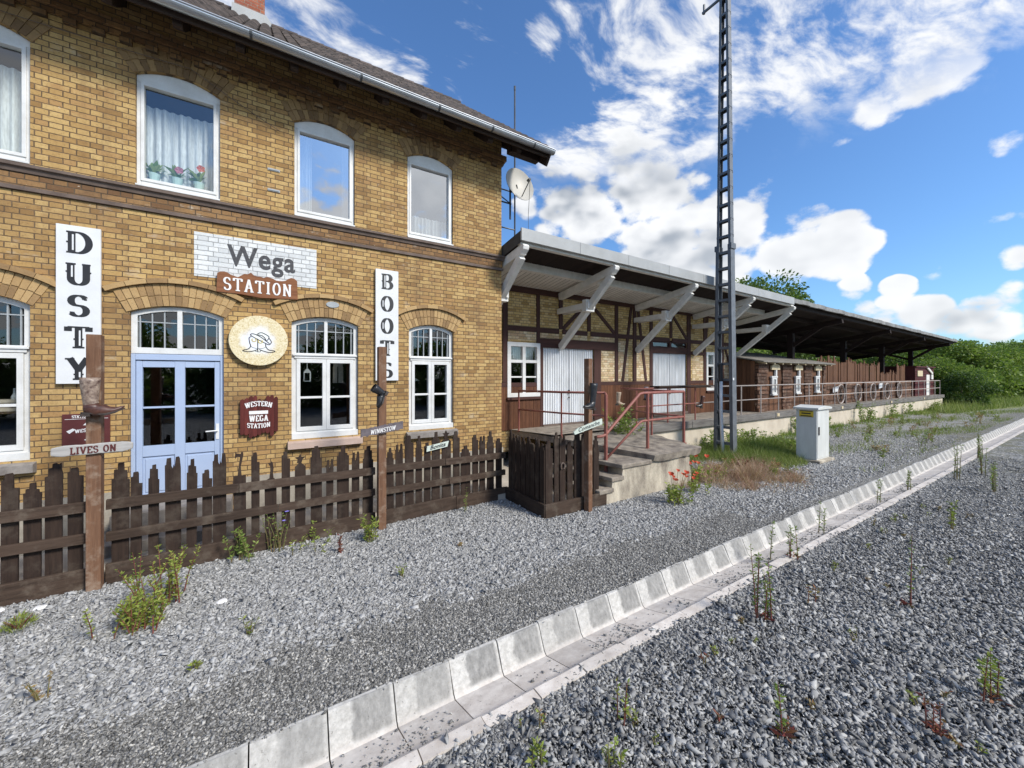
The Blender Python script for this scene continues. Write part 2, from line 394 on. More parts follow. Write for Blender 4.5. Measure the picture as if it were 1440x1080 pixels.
# gravel stones
def stone_mat(name, stops, big=None):
    m, t, p = new_mat(name); P = pos(t)
    k = t.math('ADD', t.math('MULTIPLY', island(t), .8), t.math('MULTIPLY', t.noise(P, 60, 3), .25))
    col = t.ramp(k, stops)
    t.set(p.inputs['Base Color'], col); p.inputs['Roughness'].default_value = .72; p.inputs['Specular IOR Level'].default_value = .35
    t.set(p.inputs['Normal'], t.bump(t.noise(P, 130, 3), .3, .003)); return m
SL_L = [(.06,(.17,.167,.162)),(.36,(.275,.271,.263)),(.64,(.36,.356,.346)),(.92,(.47,.462,.445)),(1,(.72,.68,.60))]
SL_D = [(.05,(.10,.098,.095)),(.34,(.19,.187,.181)),(.64,(.30,.296,.287)),(.92,(.44,.432,.412)),(1,(.66,.62,.54))]
SL_F = [(.08,(.075,.072,.066)),(.5,(.19,.184,.172)),(.8,(.325,.315,.295)),(.96,(.55,.525,.475)),(1,(.75,.71,.63))]
M['stone_light'] = stone_mat('light_slate_chip', SL_L)
M['stone_dark'] = stone_mat('dark_slate_ballast', SL_D)
M['stone_fine'] = stone_mat('fine_grit', SL_F)

# ground: gravel zones near, meadow far
m, t, p = new_mat('gravel_ground'); P = pos(t)
sp = t.node('ShaderNodeSeparateXYZ', ins={0: P}); X, Y = sp.outputs[0], sp.outputs[1]
def vor(scale, stops):
    c = t.voro(P, scale, out=1); k = t.node('ShaderNodeSeparateColor', ins={0: c}).outputs[0]
    return t.ramp(k, stops)
wob = t.math('MULTIPLY_ADD', t.noise(P, 1.5, 4, .6), .9, -.45)
north = t.mix(t.smooth(t.math('ADD', Y, wob), 3.3, 3.6), vor(85, SL_F), vor(34, SL_L))
grav = t.mix(t.smooth(Y, 2.3, 2.35), vor(30, SL_D), north)
grav = t.mix(t.math('MULTIPLY', t.smooth(t.noise(P, .6, 5, .65), .5, .75), .3), grav, (.15,.14,.11,1))
mos = t.math('MULTIPLY', t.smooth(X, 9., 20.), t.smooth(t.noise(P, 1.6, 6, .75), .40, .62))
grav = t.mix(t.math('MULTIPLY', mos, .75), grav, (.17,.16,.08,1))
grass = t.ramp(t.noise(P, 1.6, 6, .7), [(.35,(.10,.13,.03)),(.5,(.19,.22,.06)),(.65,(.30,.30,.12))])
gx = t.smooth(t.math('ADD', t.math('ADD', X, t.math('MULTIPLY', t.math('SUBTRACT', Y, 5.0), t.smooth(Y, 8, 5, 0, 5))), t.math('MULTIPLY_ADD', t.noise(P, .6, 4), 10, -5)), 30, 37)
t.set(p.inputs['Base Color'], t.mix(gx, grav, grass)); p.inputs['Roughness'].default_value = .85; p.inputs['Specular IOR Level'].default_value = .25
hh = t.math('ADD', t.voro(P, 42), t.math('MULTIPLY', t.voro(P, 95), .5))
t.set(p.inputs['Normal'], t.bump(hh, .9, .02))
M['ground'] = m

# channel concrete: pale, each block with a darker damp patch on its sloping face
m, t, p = new_mat('channel_concrete'); P = pos(t)
sp = t.node('ShaderNodeSeparateXYZ', ins={0: P}); X, Y, Z = sp.outputs
fx = t.math('FRACT', t.math('DIVIDE', t.math('SUBTRACT', X, .318), .403))
n1 = t.noise(P, 9, 5, .65)
patch = t.math('MULTIPLY', t.smooth(t.math('ADD', fx, t.math('MULTIPLY_ADD', n1, .3, -.15)), .30, .38), t.smooth(fx, .97, .90))
patch = t.math('MULTIPLY', patch, t.math('MULTIPLY', t.smooth(Y, 2.535, 2.56), t.smooth(Y, 2.652, 2.640)))
base = t.ramp(t.noise(P, 30, 5, .7), [(.3,(.36,.345,.315)),(.7,(.61,.59,.55))])
tray = t.ramp(n1, [(.3,(.50,.44,.385)),(.7,(.74,.68,.61))])
base = t.mix(t.smooth(Y, 2.50, 2.57), tray, base)
damp = t.ramp(t.noise(t.mapping(P,(1,1,.4)), 24, 5, .7), [(.3,(.12,.117,.11)),(.7,(.33,.32,.30))])
ix = t.node('ShaderNodeTexWhiteNoise', noise_dimensions='1D', ins={'W': t.math('FLOOR', t.math('DIVIDE', t.math('SUBTRACT', X, .318), .403))}).outputs[0]
base = t.mix(1, base, t.ramp(ix, [(0, .84), (1, 1.04)]), 'MULTIPLY')
col = t.mix(t.math('MULTIPLY', patch, t.math('MULTIPLY_ADD', ix, .35, .60)), base, damp)
col = t.mix(t.math('MULTIPLY', t.smooth(t.noise(P, 45, 4, .7), .62, .7), .7), col, (.12,.11,.10,1))
t.set(p.inputs['Base Color'], col); p.inputs['Roughness'].default_value = .85
t.set(p.inputs['Normal'], t.bump(t.noise(P, 80, 4), .3, .004))
M['channel'] = m

# ------------------------------------------------------------------ lettering
def arc(cx, cz, rx, rz, a0, a1, n=14):
    return [(cx + rx*cos(radians(a0+(a1-a0)*i/n)), cz + rz*sin(radians(a0+(a1-a0)*i/n))) for i in range(n+1)]
# glyph: width, strokes (polylines), serif bars (x centre, z, half width)
G = {
 'D': (.80, [[(.18,0),(.18,1)], [(.18,.97)]+arc(.36,.5,.38,.47,90,-90,20)+[(.18,.03)]], [(.18,0,.17),(.18,1,.17)]),
 'U': (.82, [[(.16,1),(.16,.3)]+arc(.41,.3,.25,.27,180,360,14)+[(.66,.3),(.66,1)]], [(.16,1,.16),(.66,1,.14)]),
 'S': (.66, [arc(.33,.74,.24,.23,25,250,14)+arc(.33,.27,.25,.24,75,-155,14)], [(.55,.80,.05),(.10,.19,.05)]),
 'T': (.78, [[(.39,0),(.39,1)], [(.04,.97),(.74,.97)], [(.055,.98),(.055,.78)], [(.725,.98),(.725,.78)]], [(.39,0,.19)]),
 'Y': (.80, [[(.12,1),(.40,.45)], [(.68,1),(.40,.45)], [(.40,.48),(.40,0)]], [(.12,1,.15),(.68,1,.13),(.40,0,.18)]),
 'B': (.74, [[(.18,0),(.18,1)], [(.18,.97)]+arc(.38,.745,.22,.225,90,-90,12)+[(.18,.52)], [(.18,.52),(.38,.52)]+arc(.38,.275,.27,.245,90,-90,12)+[(.18,.03)]], [(.18,0,.17),(.18,1,.17)]),
 'O': (.80, [arc(.40,.5,.29,.47,0,360,28)], []),
 'A': (.80, [[(.12,0),(.40,1)], [(.40,1),(.68,0)], [(.22,.33),(.58,.33)]], [(.12,0,.14),(.68,0,.15),(.40,1,.09)]),
 'I': (.42, [[(.21,0),(.21,1)]], [(.21,0,.17),(.21,1,.17)]),
 'N': (.86, [[(.16,0),(.16,1)], [(.16,1),(.68,0)], [(.68,0),(.68,1)]], [(.16,0,.14),(.14,1,.12),(.68,1,.14)]),
 'L': (.66, [[(.18,0),(.18,1)], [(.18,.03),(.58,.03)], [(.58,.0),(.58,.25)]], [(.18,1,.16),(.18,0,.15)]),
 'V': (.80, [[(.12,1),(.40,0)], [(.40,0),(.68,1)]], [(.12,1,.14),(.68,1,.13)]),
 'E': (.70, [[(.18,0),(.18,1)], [(.18,.97),(.60,.97)], [(.18,.51),(.48,.51)], [(.18,.03),(.62,.03)], [(.60,1),(.60,.76)], [(.62,0),(.62,.24)]], [(.18,0,.15),(.18,1,.15)]),
 'W': (1.1, [[(.10,1),(.30,0)], [(.30,0),(.53,.95)], [(.53,.95),(.76,0)], [(.76,0),(.96,1)]], [(.10,1,.13),(.96,1,.12),(.53,.97,.1)]),
 'R': (.80, [[(.18,0),(.18,1)], [(.18,.97)]+arc(.40,.74,.22,.23,90,-90,12)+[(.18,.51)], [(.38,.51),(.68,0)]], [(.18,0,.16),(.18,1,.15),(.68,0,.12)]),
 'G': (.80, [arc(.41,.5,.30,.47,50,310,24)+[(.64,.22),(.64,.42)], [(.48,.42),(.74,.42)]], [(.60,.82,.05)]),
 'M': (1.0, [[(.15,0),(.15,1)], [(.15,1),(.48,.25)], [(.48,.25),(.81,1)], [(.81,1),(.81,0)]], [(.15,0,.13),(.81,0,.14),(.14,1,.10),(.82,1,.10)]),
 ' ': (.45, [], []),
}
def stroke_quads(mb, pl, thick, thin, fn, d):
    n = len(pl); L = []; Rr = []
    closed = hypot(pl[0][0]-pl[-1][0], pl[0][1]-pl[-1][1]) < 1e-6
    for i in range(n):
        a = pl[i-1] if i > 0 else (pl[-2] if closed else pl[0]); b = pl[i+1] if i < n-1 else (pl[1] if closed else pl[-1])
        dx, dz = b[0]-a[0], b[1]-a[1]; l = hypot(dx, dz) or 1; dx /= l; dz /= l
        w = (thin + (thick-thin)*abs(dz)**1.3)/2
        L.append((pl[i][0]-dz*w, pl[i][1]+dx*w)); Rr.append((pl[i][0]+dz*w, pl[i][1]-dx*w))
    for i in range(n-1):
        poly = [L[i], L[i+1], Rr[i+1], Rr[i]]
        f = [fn(u, v, d) for u, v in poly]; bk = [fn(u, v, 0) for u, v in poly]
        mb.add(f+bk, [(0,1,2,3),(0,4,5,1),(2,6,7,3),(1,5,6,2),(3,7,4,0)])
def slab_text(mb, text, fn, thick=.17, thin=.07, d=.006, gap=.08, spur=False):
    """fn(u,v,depth)->xyz; u runs along the text in cap heights"""
    x = 0; k = 0
    for ch in text:
        w, st, ser = G[ch]
        for pl in st:
            k += 1; stroke_quads(mb, [(x+u, v) for u, v in pl], thick, thin, fn, d + (k % 7)*.0003)
        for sx, sz, hw in ser:
            k += 1; sz2 = min(max(sz, thin/2), 1-thin/2)
            stroke_quads(mb, [(x+sx-hw, sz2), (x+sx+hw, sz2)], thin, thin, fn, d + (k % 7)*.0003)
        if spur and ch in 'DUSTYBO':
            for (u, v) in {'D': [(.06,.5),(.80,.5)], 'U': [(.05,.6),(.77,.6)], 'S': [], 'T': [(.28,.42),(.50,.42)], 'Y': [(.29,.25),(.51,.25)], 'B': [(.07,.52)], 'O': [(.06,.5),(.74,.5)]}[ch]:
                k += 1; stroke_quads(mb, [(x+u-.05, v),(x+u+.05, v)], .07, .07, fn, d + (k % 7)*.0003)
        x += w + gap
    return x - gap
def text_width(text, gap=.08): return sum(G[c][0] for c in text) + gap*(len(text)-1)
def wall_text(mb, text, cx, z0, h, y, sx=1.0, thick=.17, thin=.07, d=.006, gap=.08, warp=None, spur=False):
    W = text_width(text, gap)
    def fn(u, v, dd):
        X = (u-W/2)*h*sx; Zz = v*h
        if warp: X, Zz = warp(X, Zz)
        return (cx+X, y-dd, z0+Zz)
    slab_text(mb, text, fn, thick, thin, d, gap, spur)
def font_text(name, body, size, mat, parent, loc, rot=(pi/2,0,0), shear=0, extrude=.003, offset=0, sx=1.0, align='CENTER', space=1.05):
    cu = bpy.data.curves.new(name, 'FONT'); cu.body = body; cu.size = size; cu.shear = shear; cu.extrude = extrude; cu.offset = offset
    cu.align_x = align; cu.space_character = space
    tmp = bpy.data.objects.new(name, cu); COL.objects.link(tmp)
    dg = bpy.context.evaluated_depsgraph_get(); dg.update()
    me = bpy.data.meshes.new_from_object(tmp.evaluated_get(dg))
    bpy.data.objects.remove(tmp); bpy.data.curves.remove(cu)
    me.materials.clear(); me.materials.append(mat)
    o = bpy.data.objects.new(name, me); COL.objects.link(o)
    o.parent = parent; o.location = Vector(loc)-wloc(parent); o.rotation_euler = rot; o.scale = (sx,1,1)
    return o

# ================================================================== STATION BUILDING
WY = 7.8
B = empty('station_building', (-1.4, WY, 0), 'two storey yellow brick station house with arched white windows and tiled hip roof', 'building')
def arch_z(x, cx, w, zs, rise):
    Rr = (w*w/4 + rise*rise)/(2*rise); return zs + rise - Rr + sqrt(max(0, Rr*Rr - (x-cx)**2))
def arch_pts(cx, w, zs, rise, inset=0, n=12, dz=0):
    """right spring to left spring"""
    Rr = (w*w/4 + rise*rise)/(2*rise); zc = zs + rise - Rr; r = Rr - inset; hw = w/2 - inset; out = []
    for i in range(n+1):
        x = hw - 2*hw*i/n; out.append((cx + x, zc + sqrt(r*r - x*x) + dz))
    return out
UP = [-5.22, -3.17, -1.14, .907, 2.917]       # upper window centres
GW = [(-5.22, 1.0), (-3.17, 1.0), (.917, 1.107), (2.938, .986)]
DOOR = (-1.147, 1.112)
ops = [(c, 1.0, 4.93, 6.57, .14) for c in UP] + [(c, w, .97, 3.04, .12) for c, w in GW] + [(DOOR[0], DOOR[1], .16, 3.04, .12)]
xs = set([-7.5, 4.64])
for c, w, *_ in ops: xs |= {round(c-w/2,4), round(c+w/2,4)}
xs = sorted(xs); wall = MB()
for xa, xb in zip(xs, xs[1:]):
    mid = (xa+xb)/2; hit = sorted([o for o in ops if o[0]-o[1]/2 < mid < o[0]+o[1]/2], key=lambda o: o[2])
    n = 12 if hit else 1
    for i in range(n):
        a = xa+(xb-xa)*i/n; b = xa+(xb-xa)*(i+1)/n; ca = cb = -.45
        for (c, w, z0, zs, ri) in hit:
            wall.quad((a,WY,ca),(b,WY,cb),(b,WY,z0),(a,WY,z0)); ca = arch_z(a,c,w,zs,ri); cb = arch_z(b,c,w,zs,ri)
        wall.quad((a,WY,ca),(b,WY,cb),(b,WY,7.9),(a,WY,7.9))
for c, w, z0, zs, ri in ops:   # reveals
    pts = [(c-w/2,z0),(c+w/2,z0)] + arch_pts(c,w,zs,ri)
    for (x0,za),(x1,zb) in zip(pts, pts[1:]+pts[:1]):
        wall.quad((x0,WY,za),(x1,WY,zb),(x1,WY+.24,zb),(x0,WY+.24,za))
wall.quad((4.64,WY,-.45),(4.64,16.2,-.45),(4.64,16.2,7.9),(4.64,WY,7.9))
wall.quad((-7.5,16.2,0),(4.64,16.2,0),(4.64,16.2,7.9),(-7.5,16.2,7.9))
wall.quad((-7.5,WY,0),(-7.5,16.2,0),(-7.5,16.2,7.9),(-7.5,WY,7.9))
wall.build('wall', M['brick'], B)
# rooms behind the windows
inn = MB()
for z0, z1 in ((.2, 3.5), (4.2, 7.2)):
    y0, y1 = WY+.24, 12.2
    inn.quad((-7.4,y1,z0),(4.55,y1,z0),(4.55,y1,z1),(-7.4,y1,z1)); inn.quad((-7.4,y0,z1),(4.55,y0,z1),(4.55,y1,z1),(-7.4,y1,z1))
    for x in (-7.4, -2.1, -.1, 1.95, 4.55): inn.quad((x,y0,z0),(x,y1,z0),(x,y1,z1),(x,y0,z1))
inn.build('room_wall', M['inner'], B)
fl = MB()
for z0 in (.2, 4.2): fl.quad((-7.4,WY+.24,z0),(4.55,WY+.24,z0),(4.55,12.2,z0),(-7.4,12.2,z0))
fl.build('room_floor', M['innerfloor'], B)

# cornice bands, frieze, plinth, corbels
pr = MB()
prof = [(WY+.02,4.775),(WY-.03,4.78),(WY-.045,4.83),(WY-.075,4.845),(WY-.075,4.885),(WY+.02,4.905)]
pr.prism([(y,z) for y,z in prof], lambda u,v,t: (-7.5+12.2*t, u, v)); 
pr.build('string_course', M['cornice'], B)
fz = MB(); fz.box(-7.5,4.655,WY-.012,WY+.02,4.60,4.774); fz.build('frieze', M['brick_brown'], B)
lm = MB(); lm.box(-7.5,4.67,WY-.035,WY+.02,4.545,4.598); lm.build('string_course', M['cornice'], B)
co = MB(); co.box(-7.5,4.69,WY-.03,WY+.02,7.02,7.10); co.box(-7.5,4.74,WY-.07,WY+.02,7.102,7.22)
co.box(4.642,4.70,WY+.02,16.1,7.02,7.10); co.box(4.642,4.75,WY+.02,16.1,7.102,7.22)
for x in np.arange(-7.4, 4.6, .28): co.box(x, x+.13, WY-.055, WY+.02, 6.93, 7.018)
co.build('eave_corbel', M['brick_brown'], B)
pl = MB()
for a, b in ((-7.5, DOOR[0]-.72), (DOOR[0]+.72, 4.67)): pl.box(a, b, WY-.03, WY+.02, -.45, .42)
pl.box(4.642, 4.67, WY+.02, 16.1, -.45, .42); pl.build('plinth', M['plaster'], B)

# arches of separate bricks
def voussoirs(mb, c, w, zs, ri, r_in, r_out, n, dep):
    Rr = (w*w/4+ri*ri)/(2*ri); zc = zs+ri-Rr; A = math.asin(w/2/Rr)*1.06
    for i in range(n):
        a0 = -A+2*A*i/n+.0035/Rr; a1 = -A+2*A*(i+1)/n-.0035/Rr
        d = dep + R.uniform(-.004,.004)
        rr = [(Rr+r_in), (Rr+r_in+(r_out-r_in)*(.5 if i%2 else .47)-.004), (Rr+r_in+(r_out-r_in)*(.5 if i%2 else .47)+.006), Rr+r_out]
        for ra, rb in ((rr[0],rr[1]),(rr[2],rr[3])):
            poly = [(c+ra*sin(a0),zc+ra*cos(a0)),(c+ra*sin(a1),zc+ra*cos(a1)),(c+rb*sin(a1),zc+rb*cos(a1)),(c+rb*sin(a0),zc+rb*cos(a0))]
            mb.prism(poly[::-1] if 0 else poly, lambda u,v,t: (u, WY-d+(d+.03)*t, v))
for c in UP:
    mb = MB(); voussoirs(mb, c, 1.0, 6.57, .14, .005, .33, 15, .012); mb.build('window_arch', M['arch_dark'], B)
for c, w in GW + [DOOR]:
    mb = MB(); voussoirs(mb, c, w, 3.04, .12, .005, .335, 17, .014)
    mb.build('window_arch', M['arch'], B)
    hd = MB(); Rr = (w*w/4+.12**2)/.24; zc = 3.16-Rr; A = math.asin(w/2/Rr)*1.16; n = 7
    for i in range(n):
        a0 = -A+2*A*i/n+.002; a1 = -A+2*A*(i+1)/n-.002; ra, rb = Rr+.345, Rr+.415
        poly = []
        for k in range(4): a = a0+(a1-a0)*k/3; poly.append((c+ra*sin(a), zc+ra*cos(a)))
        for k in range(4): a = a1+(a0-a1)*k/3; poly.append((c+rb*sin(a), zc+rb*cos(a)))
        hd.prism(poly, lambda u,v,t: (u, WY-.06+.09*t, v))
    hd.build('hood_mould', M['arch'], B)

def rect_ring(mb, x0,x1,z0,z1, tx, tz, ya, yb):
    mb.ring([(x0,z0),(x1,z0),(x1,z1),(x0,z1)], [(x0+tx,z0+tz),(x1-tx,z0+tz),(x1-tx,z1-tz),(x0+tx,z1-tz)], lambda u,v,t: (u, ya+(yb-ya)*t, v))
def pane(x0,x1,z0,z1,y,parent,mat='glass'):
    g = MB(); g.quad((x0,y,z0),(x1,y,z0),(x1,y,z1),(x0,y,z1)); return g.build('pane', M[mat], parent)
def curtain(x0,x1,z0,z1,y,parent,seed):
    rr = random.Random(seed); g = MB(); n = 60; pts = []
    ph = rr.uniform(0,6)
    for i in range(n+1):
        x = x0+(x1-x0)*i/n; pts.append((x, y+.02*sin(i*1.05+ph)+.012*sin(i*.37+ph*2)))
    for (xa,ya),(xb,yb) in zip(pts, pts[1:]): g.quad((xa,ya,z0),(xb,yb,z0),(xb,yb,z1),(xa,ya,z1))
    return g.build('curtain', M['curtain'], parent, smooth=True)

for k, c in enumerate(UP):
    f = MB(); x0, x1 = c-.5, c+.5
    ya, yb = WY+.05, WY+.15
    f.box(x0+.002,x0+.055,ya,yb,4.935,6.484); f.box(x1-.055,x1-.002,ya,yb,4.935,6.484); f.box(x0+.056,x1-.056,ya,yb,4.935,5.02)
    head = [(x0+.002,6.571),(x0+.002,6.4855),(x1-.002,6.4855),(x1-.002,6.571)] + arch_pts(c,.996,6.57,.138)[1:-1]
    f.prism(head, lambda u,v,t: (u, ya+(yb-ya)*t, v))
    rect_ring(f, c-.452, c+.452, 5.012, 6.488, .040, .045, WY+.035, WY+.13)
    f.box(x0-.0,x1+.0,WY-.03,WY+.06,4.908,4.934)
    w = f.build('window', M['white'], B, bevel=.004)
    pane(c-.412, c+.412, 5.057, 6.443, WY+.10, w, 'glasscurt' if k < 3 else 'glassup')
    if k in (0,1,2): curtain(c-.5, c+.5, 4.9, 6.27, WY+.28, w, k)
    elif k == 3: curtain(c-.5, c-.20, 4.9, 6.5, WY+.28, w, k); curtain(c+.32, c+.5, 4.9, 6.5, WY+.28, w, k+10)
    else: curtain(c-.5, c-.34, 4.9, 6.5, WY+.3, w, k); curtain(c-.3, c+.5, 4.9, 5.5, WY+.3, w, k+9)

def ground_window(c, w, sillmat, base=.97):
    f = MB(); ya, yb = WY+.07, WY+.16; x0, x1 = c-w/2, c+w/2; t = .075
    out = [(x0+.002,base),(x1-.002,base)] + arch_pts(c,w-.004,3.04,.12)
    inn_ = [(x0+t,base+.17),(x1-t,base+.17)] + arch_pts(c,w-.004,3.04,.12,t)
    f.ring(out, inn_, lambda u,v,tt: (u, ya+(yb-ya)*tt, v))
    f.box(x0+t*.6,x1-t*.6,ya-.025,yb-.01,2.405,2.50)                # transom
    f.box(x0+.02,x1-.02,ya-.045,ya+.02,2.452,2.482)
    f.box(c-.028,c+.028,ya-.004,yb-.02,2.495,3.11)                   # upper mullion
    for sgn in (-1,1):
        a, b = (x0+t+.002, c+.004) if sgn < 0 else (c+.006, x1-t-.002)
        rect_ring(f, a, b, base+.135, 2.398, .062, .07, ya-.018, yb-.02)
        f.box(a+.06, b-.06, ya-.012, yb-.03, 1.685, 1.722)
    f.box(x0+.001,x1-.001,ya-.055,ya+.02,base+.002,base+.105)       # weather bar
    o = f.build('window', M['white'], B, bevel=.004)
    pane(x0+t, x1-t, base+.15, 2.41, ya+.045, o); 
    g = MB(); pts = [(x0+t-.01,2.49),(x1-t+.01,2.49)] + arch_pts(c,w-.004,3.04,.12,t-.01)
    g.add([(u,ya+.055,v) for u,v in pts], [tuple(range(len(pts)))]); g.build('pane', M['glass'], o)
    gb = MB()
    for sgn in (-1,1):
        for q in (.30,.62,.93):
            x = c+sgn*(.04+(w/2-t-.05)*q); gb.box(x-.008,x+.008,ya+.02,ya+.05,2.50,arch_z(x,c,w,3.04,.12)-.06)
    gb.box(x0+t,x1-t,ya+.022,ya+.048,2.90,2.916); gb.build('glazing_bar', M['lead'], o)
    s = MB(); s.prism([(WY+.10,base-.002),(WY-.11,base-.045),(WY-.11,base-.15),(WY+.02,base-.17)], lambda u,v,tt: (x0-.06+(w+.12)*tt, u, v))
    s.build('window_sill', M[sillmat], B)
    return o
ground_window(-5.22, 1.0, 'sill_stone'); ground_window(-3.17, 1.0, 'sill_stone'); ground_window(.917, 1.107, 'sill_pink'); ground_window(2.938, .986, 'sill_stone')

# door with fanlight
c, w = DOOR; x0, x1 = c-w/2, c+w/2; ya, yb = WY+.06, WY+.15
f = MB()
out = [(x0+.002,2.43),(x1-.002,2.43)] + arch_pts(c,w-.004,3.04,.12); inn_ = [(x0+.07,2.52),(x1-.07,2.52)] + arch_pts(c,w-.004,3.04,.12,.07)
f.ring(out, inn_, lambda u,v,t: (u, ya+(yb-ya)*t, v)); f.box(c-.03,c+.03,ya-.005,yb-.02,2.51,3.11)
fan = f.build('fanlight', M['white'], B, bevel=.004)
g = MB(); pts = [(x0+.06,2.51),(x1-.06,2.51)] + arch_pts(c,w-.004,3.04,.12,.06); g.add([(u,ya+.05,v) for u,v in pts], [tuple(range(len(pts)))]); g.build('pane', M['glass'], fan)
gb = MB()
for sgn in (-1,1):
    for q in (.32,.64,.95):
        x = c+sgn*(.04+.44*q); gb.box(x-.008,x+.008,ya+.02,ya+.045,2.51,arch_z(x,c,w,3.04,.12)-.06)
gb.box(x0+.06,x1-.06,ya+.022,ya+.043,2.90,2.915); gb.build('glazing_bar', M['lead'], fan)
d = MB()
d.box(x0+.002,x0+.05,ya-.01,yb,.17,2.425); d.box(x1-.05,x1-.002,ya-.01,yb,.17,2.425); d.box(x0+.051,x1-.051,ya-.01,yb,2.335,2.424)
for a, b in ((x0+.055,x0+.125),(c-.06,c+.06),(x1-.125,x1-.055)): d.box(a,b,ya+.012,yb-.01,.18,2.325)
for a, b in ((x0+.126,c-.061),(c+.061,x1-.126)):
    d.box(a,b,ya+.014,yb-.012,2.225,2.324); d.box(a,b,ya+.014,yb-.012,.875,1.035); d.box(a,b,ya+.014,yb-.012,.18,.30)
    d.box(a+.0,b-.0,ya+.034,yb-.03,.30,.875); d.box(a+.03,b-.03,ya+.022,ya+.04,.34,.84); d.box(a,b,ya+.018,yb-.02,1.60,1.628)
door = d.build('door', M['blue'], B, bevel=.003)
for a, b in ((x0+.12,c-.055),(c+.055,x1-.12)): pane(a,b,1.03,2.23,ya+.05,door)
hb = MB(); hb.box(x1-.108,x1-.068,ya-.0,ya+.013,1.07,1.32); hb.tube([(x1-.088,ya-.03,1.21),(x1-.088,ya+.005,1.21)],.011); hb.tube([(x1-.085,ya-.035,1.21),(x1-.235,ya-.035,1.205)],.011)
hb.build('handle', M['handle'], door)
st = MB(); st.box(x0-.12,x1+.12,WY-.38,WY+.22,-.12,.165); st.box(x0-.3,x1+.3,WY-.72,WY-.0,-.45,-.125); st.build('doorstep', M['sill_stone'], B, bevel=.01)

# roof: steep gable, tiles laid one by one on the slope in sight
EY, EX, EZ, PT = 7.0, 5.47, 7.22, .80
DEP = 5.0; ry = EY+DEP; rz = EZ+PT*DEP
roof = MB()
roof.add([(-7.9,EY+.05,EZ-.03),(EX-.02,EY+.05,EZ-.03),(EX-.02,ry,rz-.03),(-7.9,ry,rz-.03)], [(0,1,2,3)])
roof.add([(-7.9,2*ry-EY,EZ-.03),(-7.9,ry,rz-.03),(EX-.02,ry,rz-.03),(EX-.02,2*ry-EY,EZ-.03)], [(0,1,2,3)])
tw, tl = .215, .27
tp = [(0,0),(.05,.045),(.10,.06),(.15,.04),(.19,.0),(.215,-.01)]
for r_ in range(int(DEP/tl)+1):
    t0, t1 = r_*tl, min(r_*tl+tl+.05, DEP); a = EX-tw
    while a > -7.9:
        j_ = R.uniform(-.006,.006)
        def sp_(u,t,h): return (a+u, EY+t, EZ+PT*t+h)
        roof.loft([[sp_(u,t0,h+.02+j_) for u,h in tp],[sp_(u,t0,h+.05+j_) for u,h in tp],[sp_(u,t1,h+.012+j_) for u,h in tp]], cap=False); a -= tw
    # verge tile turned down over the gable edge
    roof.add([(EX+.0,EY+t0,EZ+PT*t0+.055),(EX+.0,EY+t1,EZ+PT*t1+.02),(EX+.0,EY+t1,EZ+PT*t1-.12),(EX+.0,EY+t0,EZ+PT*t0-.10),(EX+.03,EY+t0,EZ+PT*t0+.06),(EX+.03,EY+t1,EZ+PT*t1+.025),(EX+.03,EY+t1,EZ+PT*t1-.12),(EX+.03,EY+t0,EZ+PT*t0-.10)],[(4,7,6,5),(0,1,2,3),(0,4,5,1),(3,2,6,7),(0,3,7,4),(1,5,6,2)])
x = EX+.03
while x > -7.9: roof.tube([(x,ry,rz+.035),(x-.36,ry,rz+.035)],[.10,.082],8); x -= .32
rf = roof.build('roof', M['tile'], B)
ch = MB(); ch.box(-.68,-.05,11.66,12.3,10.7,13.6); ch.box(-.74,.01,11.6,12.36,13.6,13.75); ch.build('chimney', M['chimney'], rf)
fl_ = MB(); fl_.prism([(-.74,10.75),(.02,10.75),(.10,11.02),(-.02,11.16),(-.72,11.16)], lambda u,v,t: (u, 11.56+.10*t, v)); fl_.build('flashing', M['fascia'], rf)
# soffit, rafters, verge
sf = MB()
sf.quad((-7.9,EY+.06,EZ-.10),(EX-.06,EY+.06,EZ-.10),(EX-.06,EY+.85,EZ+.53),(-7.9,EY+.85,EZ+.53))
sf.quad((4.6,EY+.06,EZ-.11),(EX-.01,EY+.06,EZ-.11),(EX-.01,ry,rz-.17),(4.6,ry,rz-.17)); sf.quad((4.6,2*ry-EY,EZ-.11),(EX-.01,2*ry-EY,EZ-.11),(EX-.01,ry,rz-.17),(4.6,ry,rz-.17))
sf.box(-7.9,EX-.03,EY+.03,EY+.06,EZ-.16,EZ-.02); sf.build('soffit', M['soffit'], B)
vb = MB(); vb.bar((EX-.03,EY+.05,EZ-.20),(EX-.03,ry,rz-.26),.05,.26,(0,0,1)); vb.bar((EX-.03,2*ry-EY,EZ-.20),(EX-.03,ry,rz-.26),.05,.26,(0,0,1)); vb.build('verge_board', M['soffit'], B)
for y in (EY+.42, EY+1.35, EY+2.9, EY+4.4):
    pq = MB(); z = EZ+PT*(y-EY)-.42; pq.box(4.6,EX-.07,y-.08,y+.08,z-.02,z+.18); pq.build('purlin', M['soffit'], B)
gw_ = MB(); gw_.add([(4.64,WY,7.85),(4.64,2*ry-WY,7.85),(4.64,ry,rz-.2)],[(0,1,2)]); gw_.build('gable_wall', M['brick_brown'], B)
for x in np.arange(-7.6, 5.0, .72):
    ra = MB(); ra.prism([(EY+.10,EZ-.10),(EY+.12,EZ-.19),(EY+.18,EZ-.21),(EY+.26,EZ-.15),(EY+.34,EZ-.11),(EY+.8,EZ+.26),(EY+.8,EZ+.44)], lambda u,v,t: (x+.11*t, u, v)); ra.build('rafter', M['soffit'], B)
gu = MB(); n = 10; GR = .078; gy, gz = EY-.055, EZ-.035
rings = []
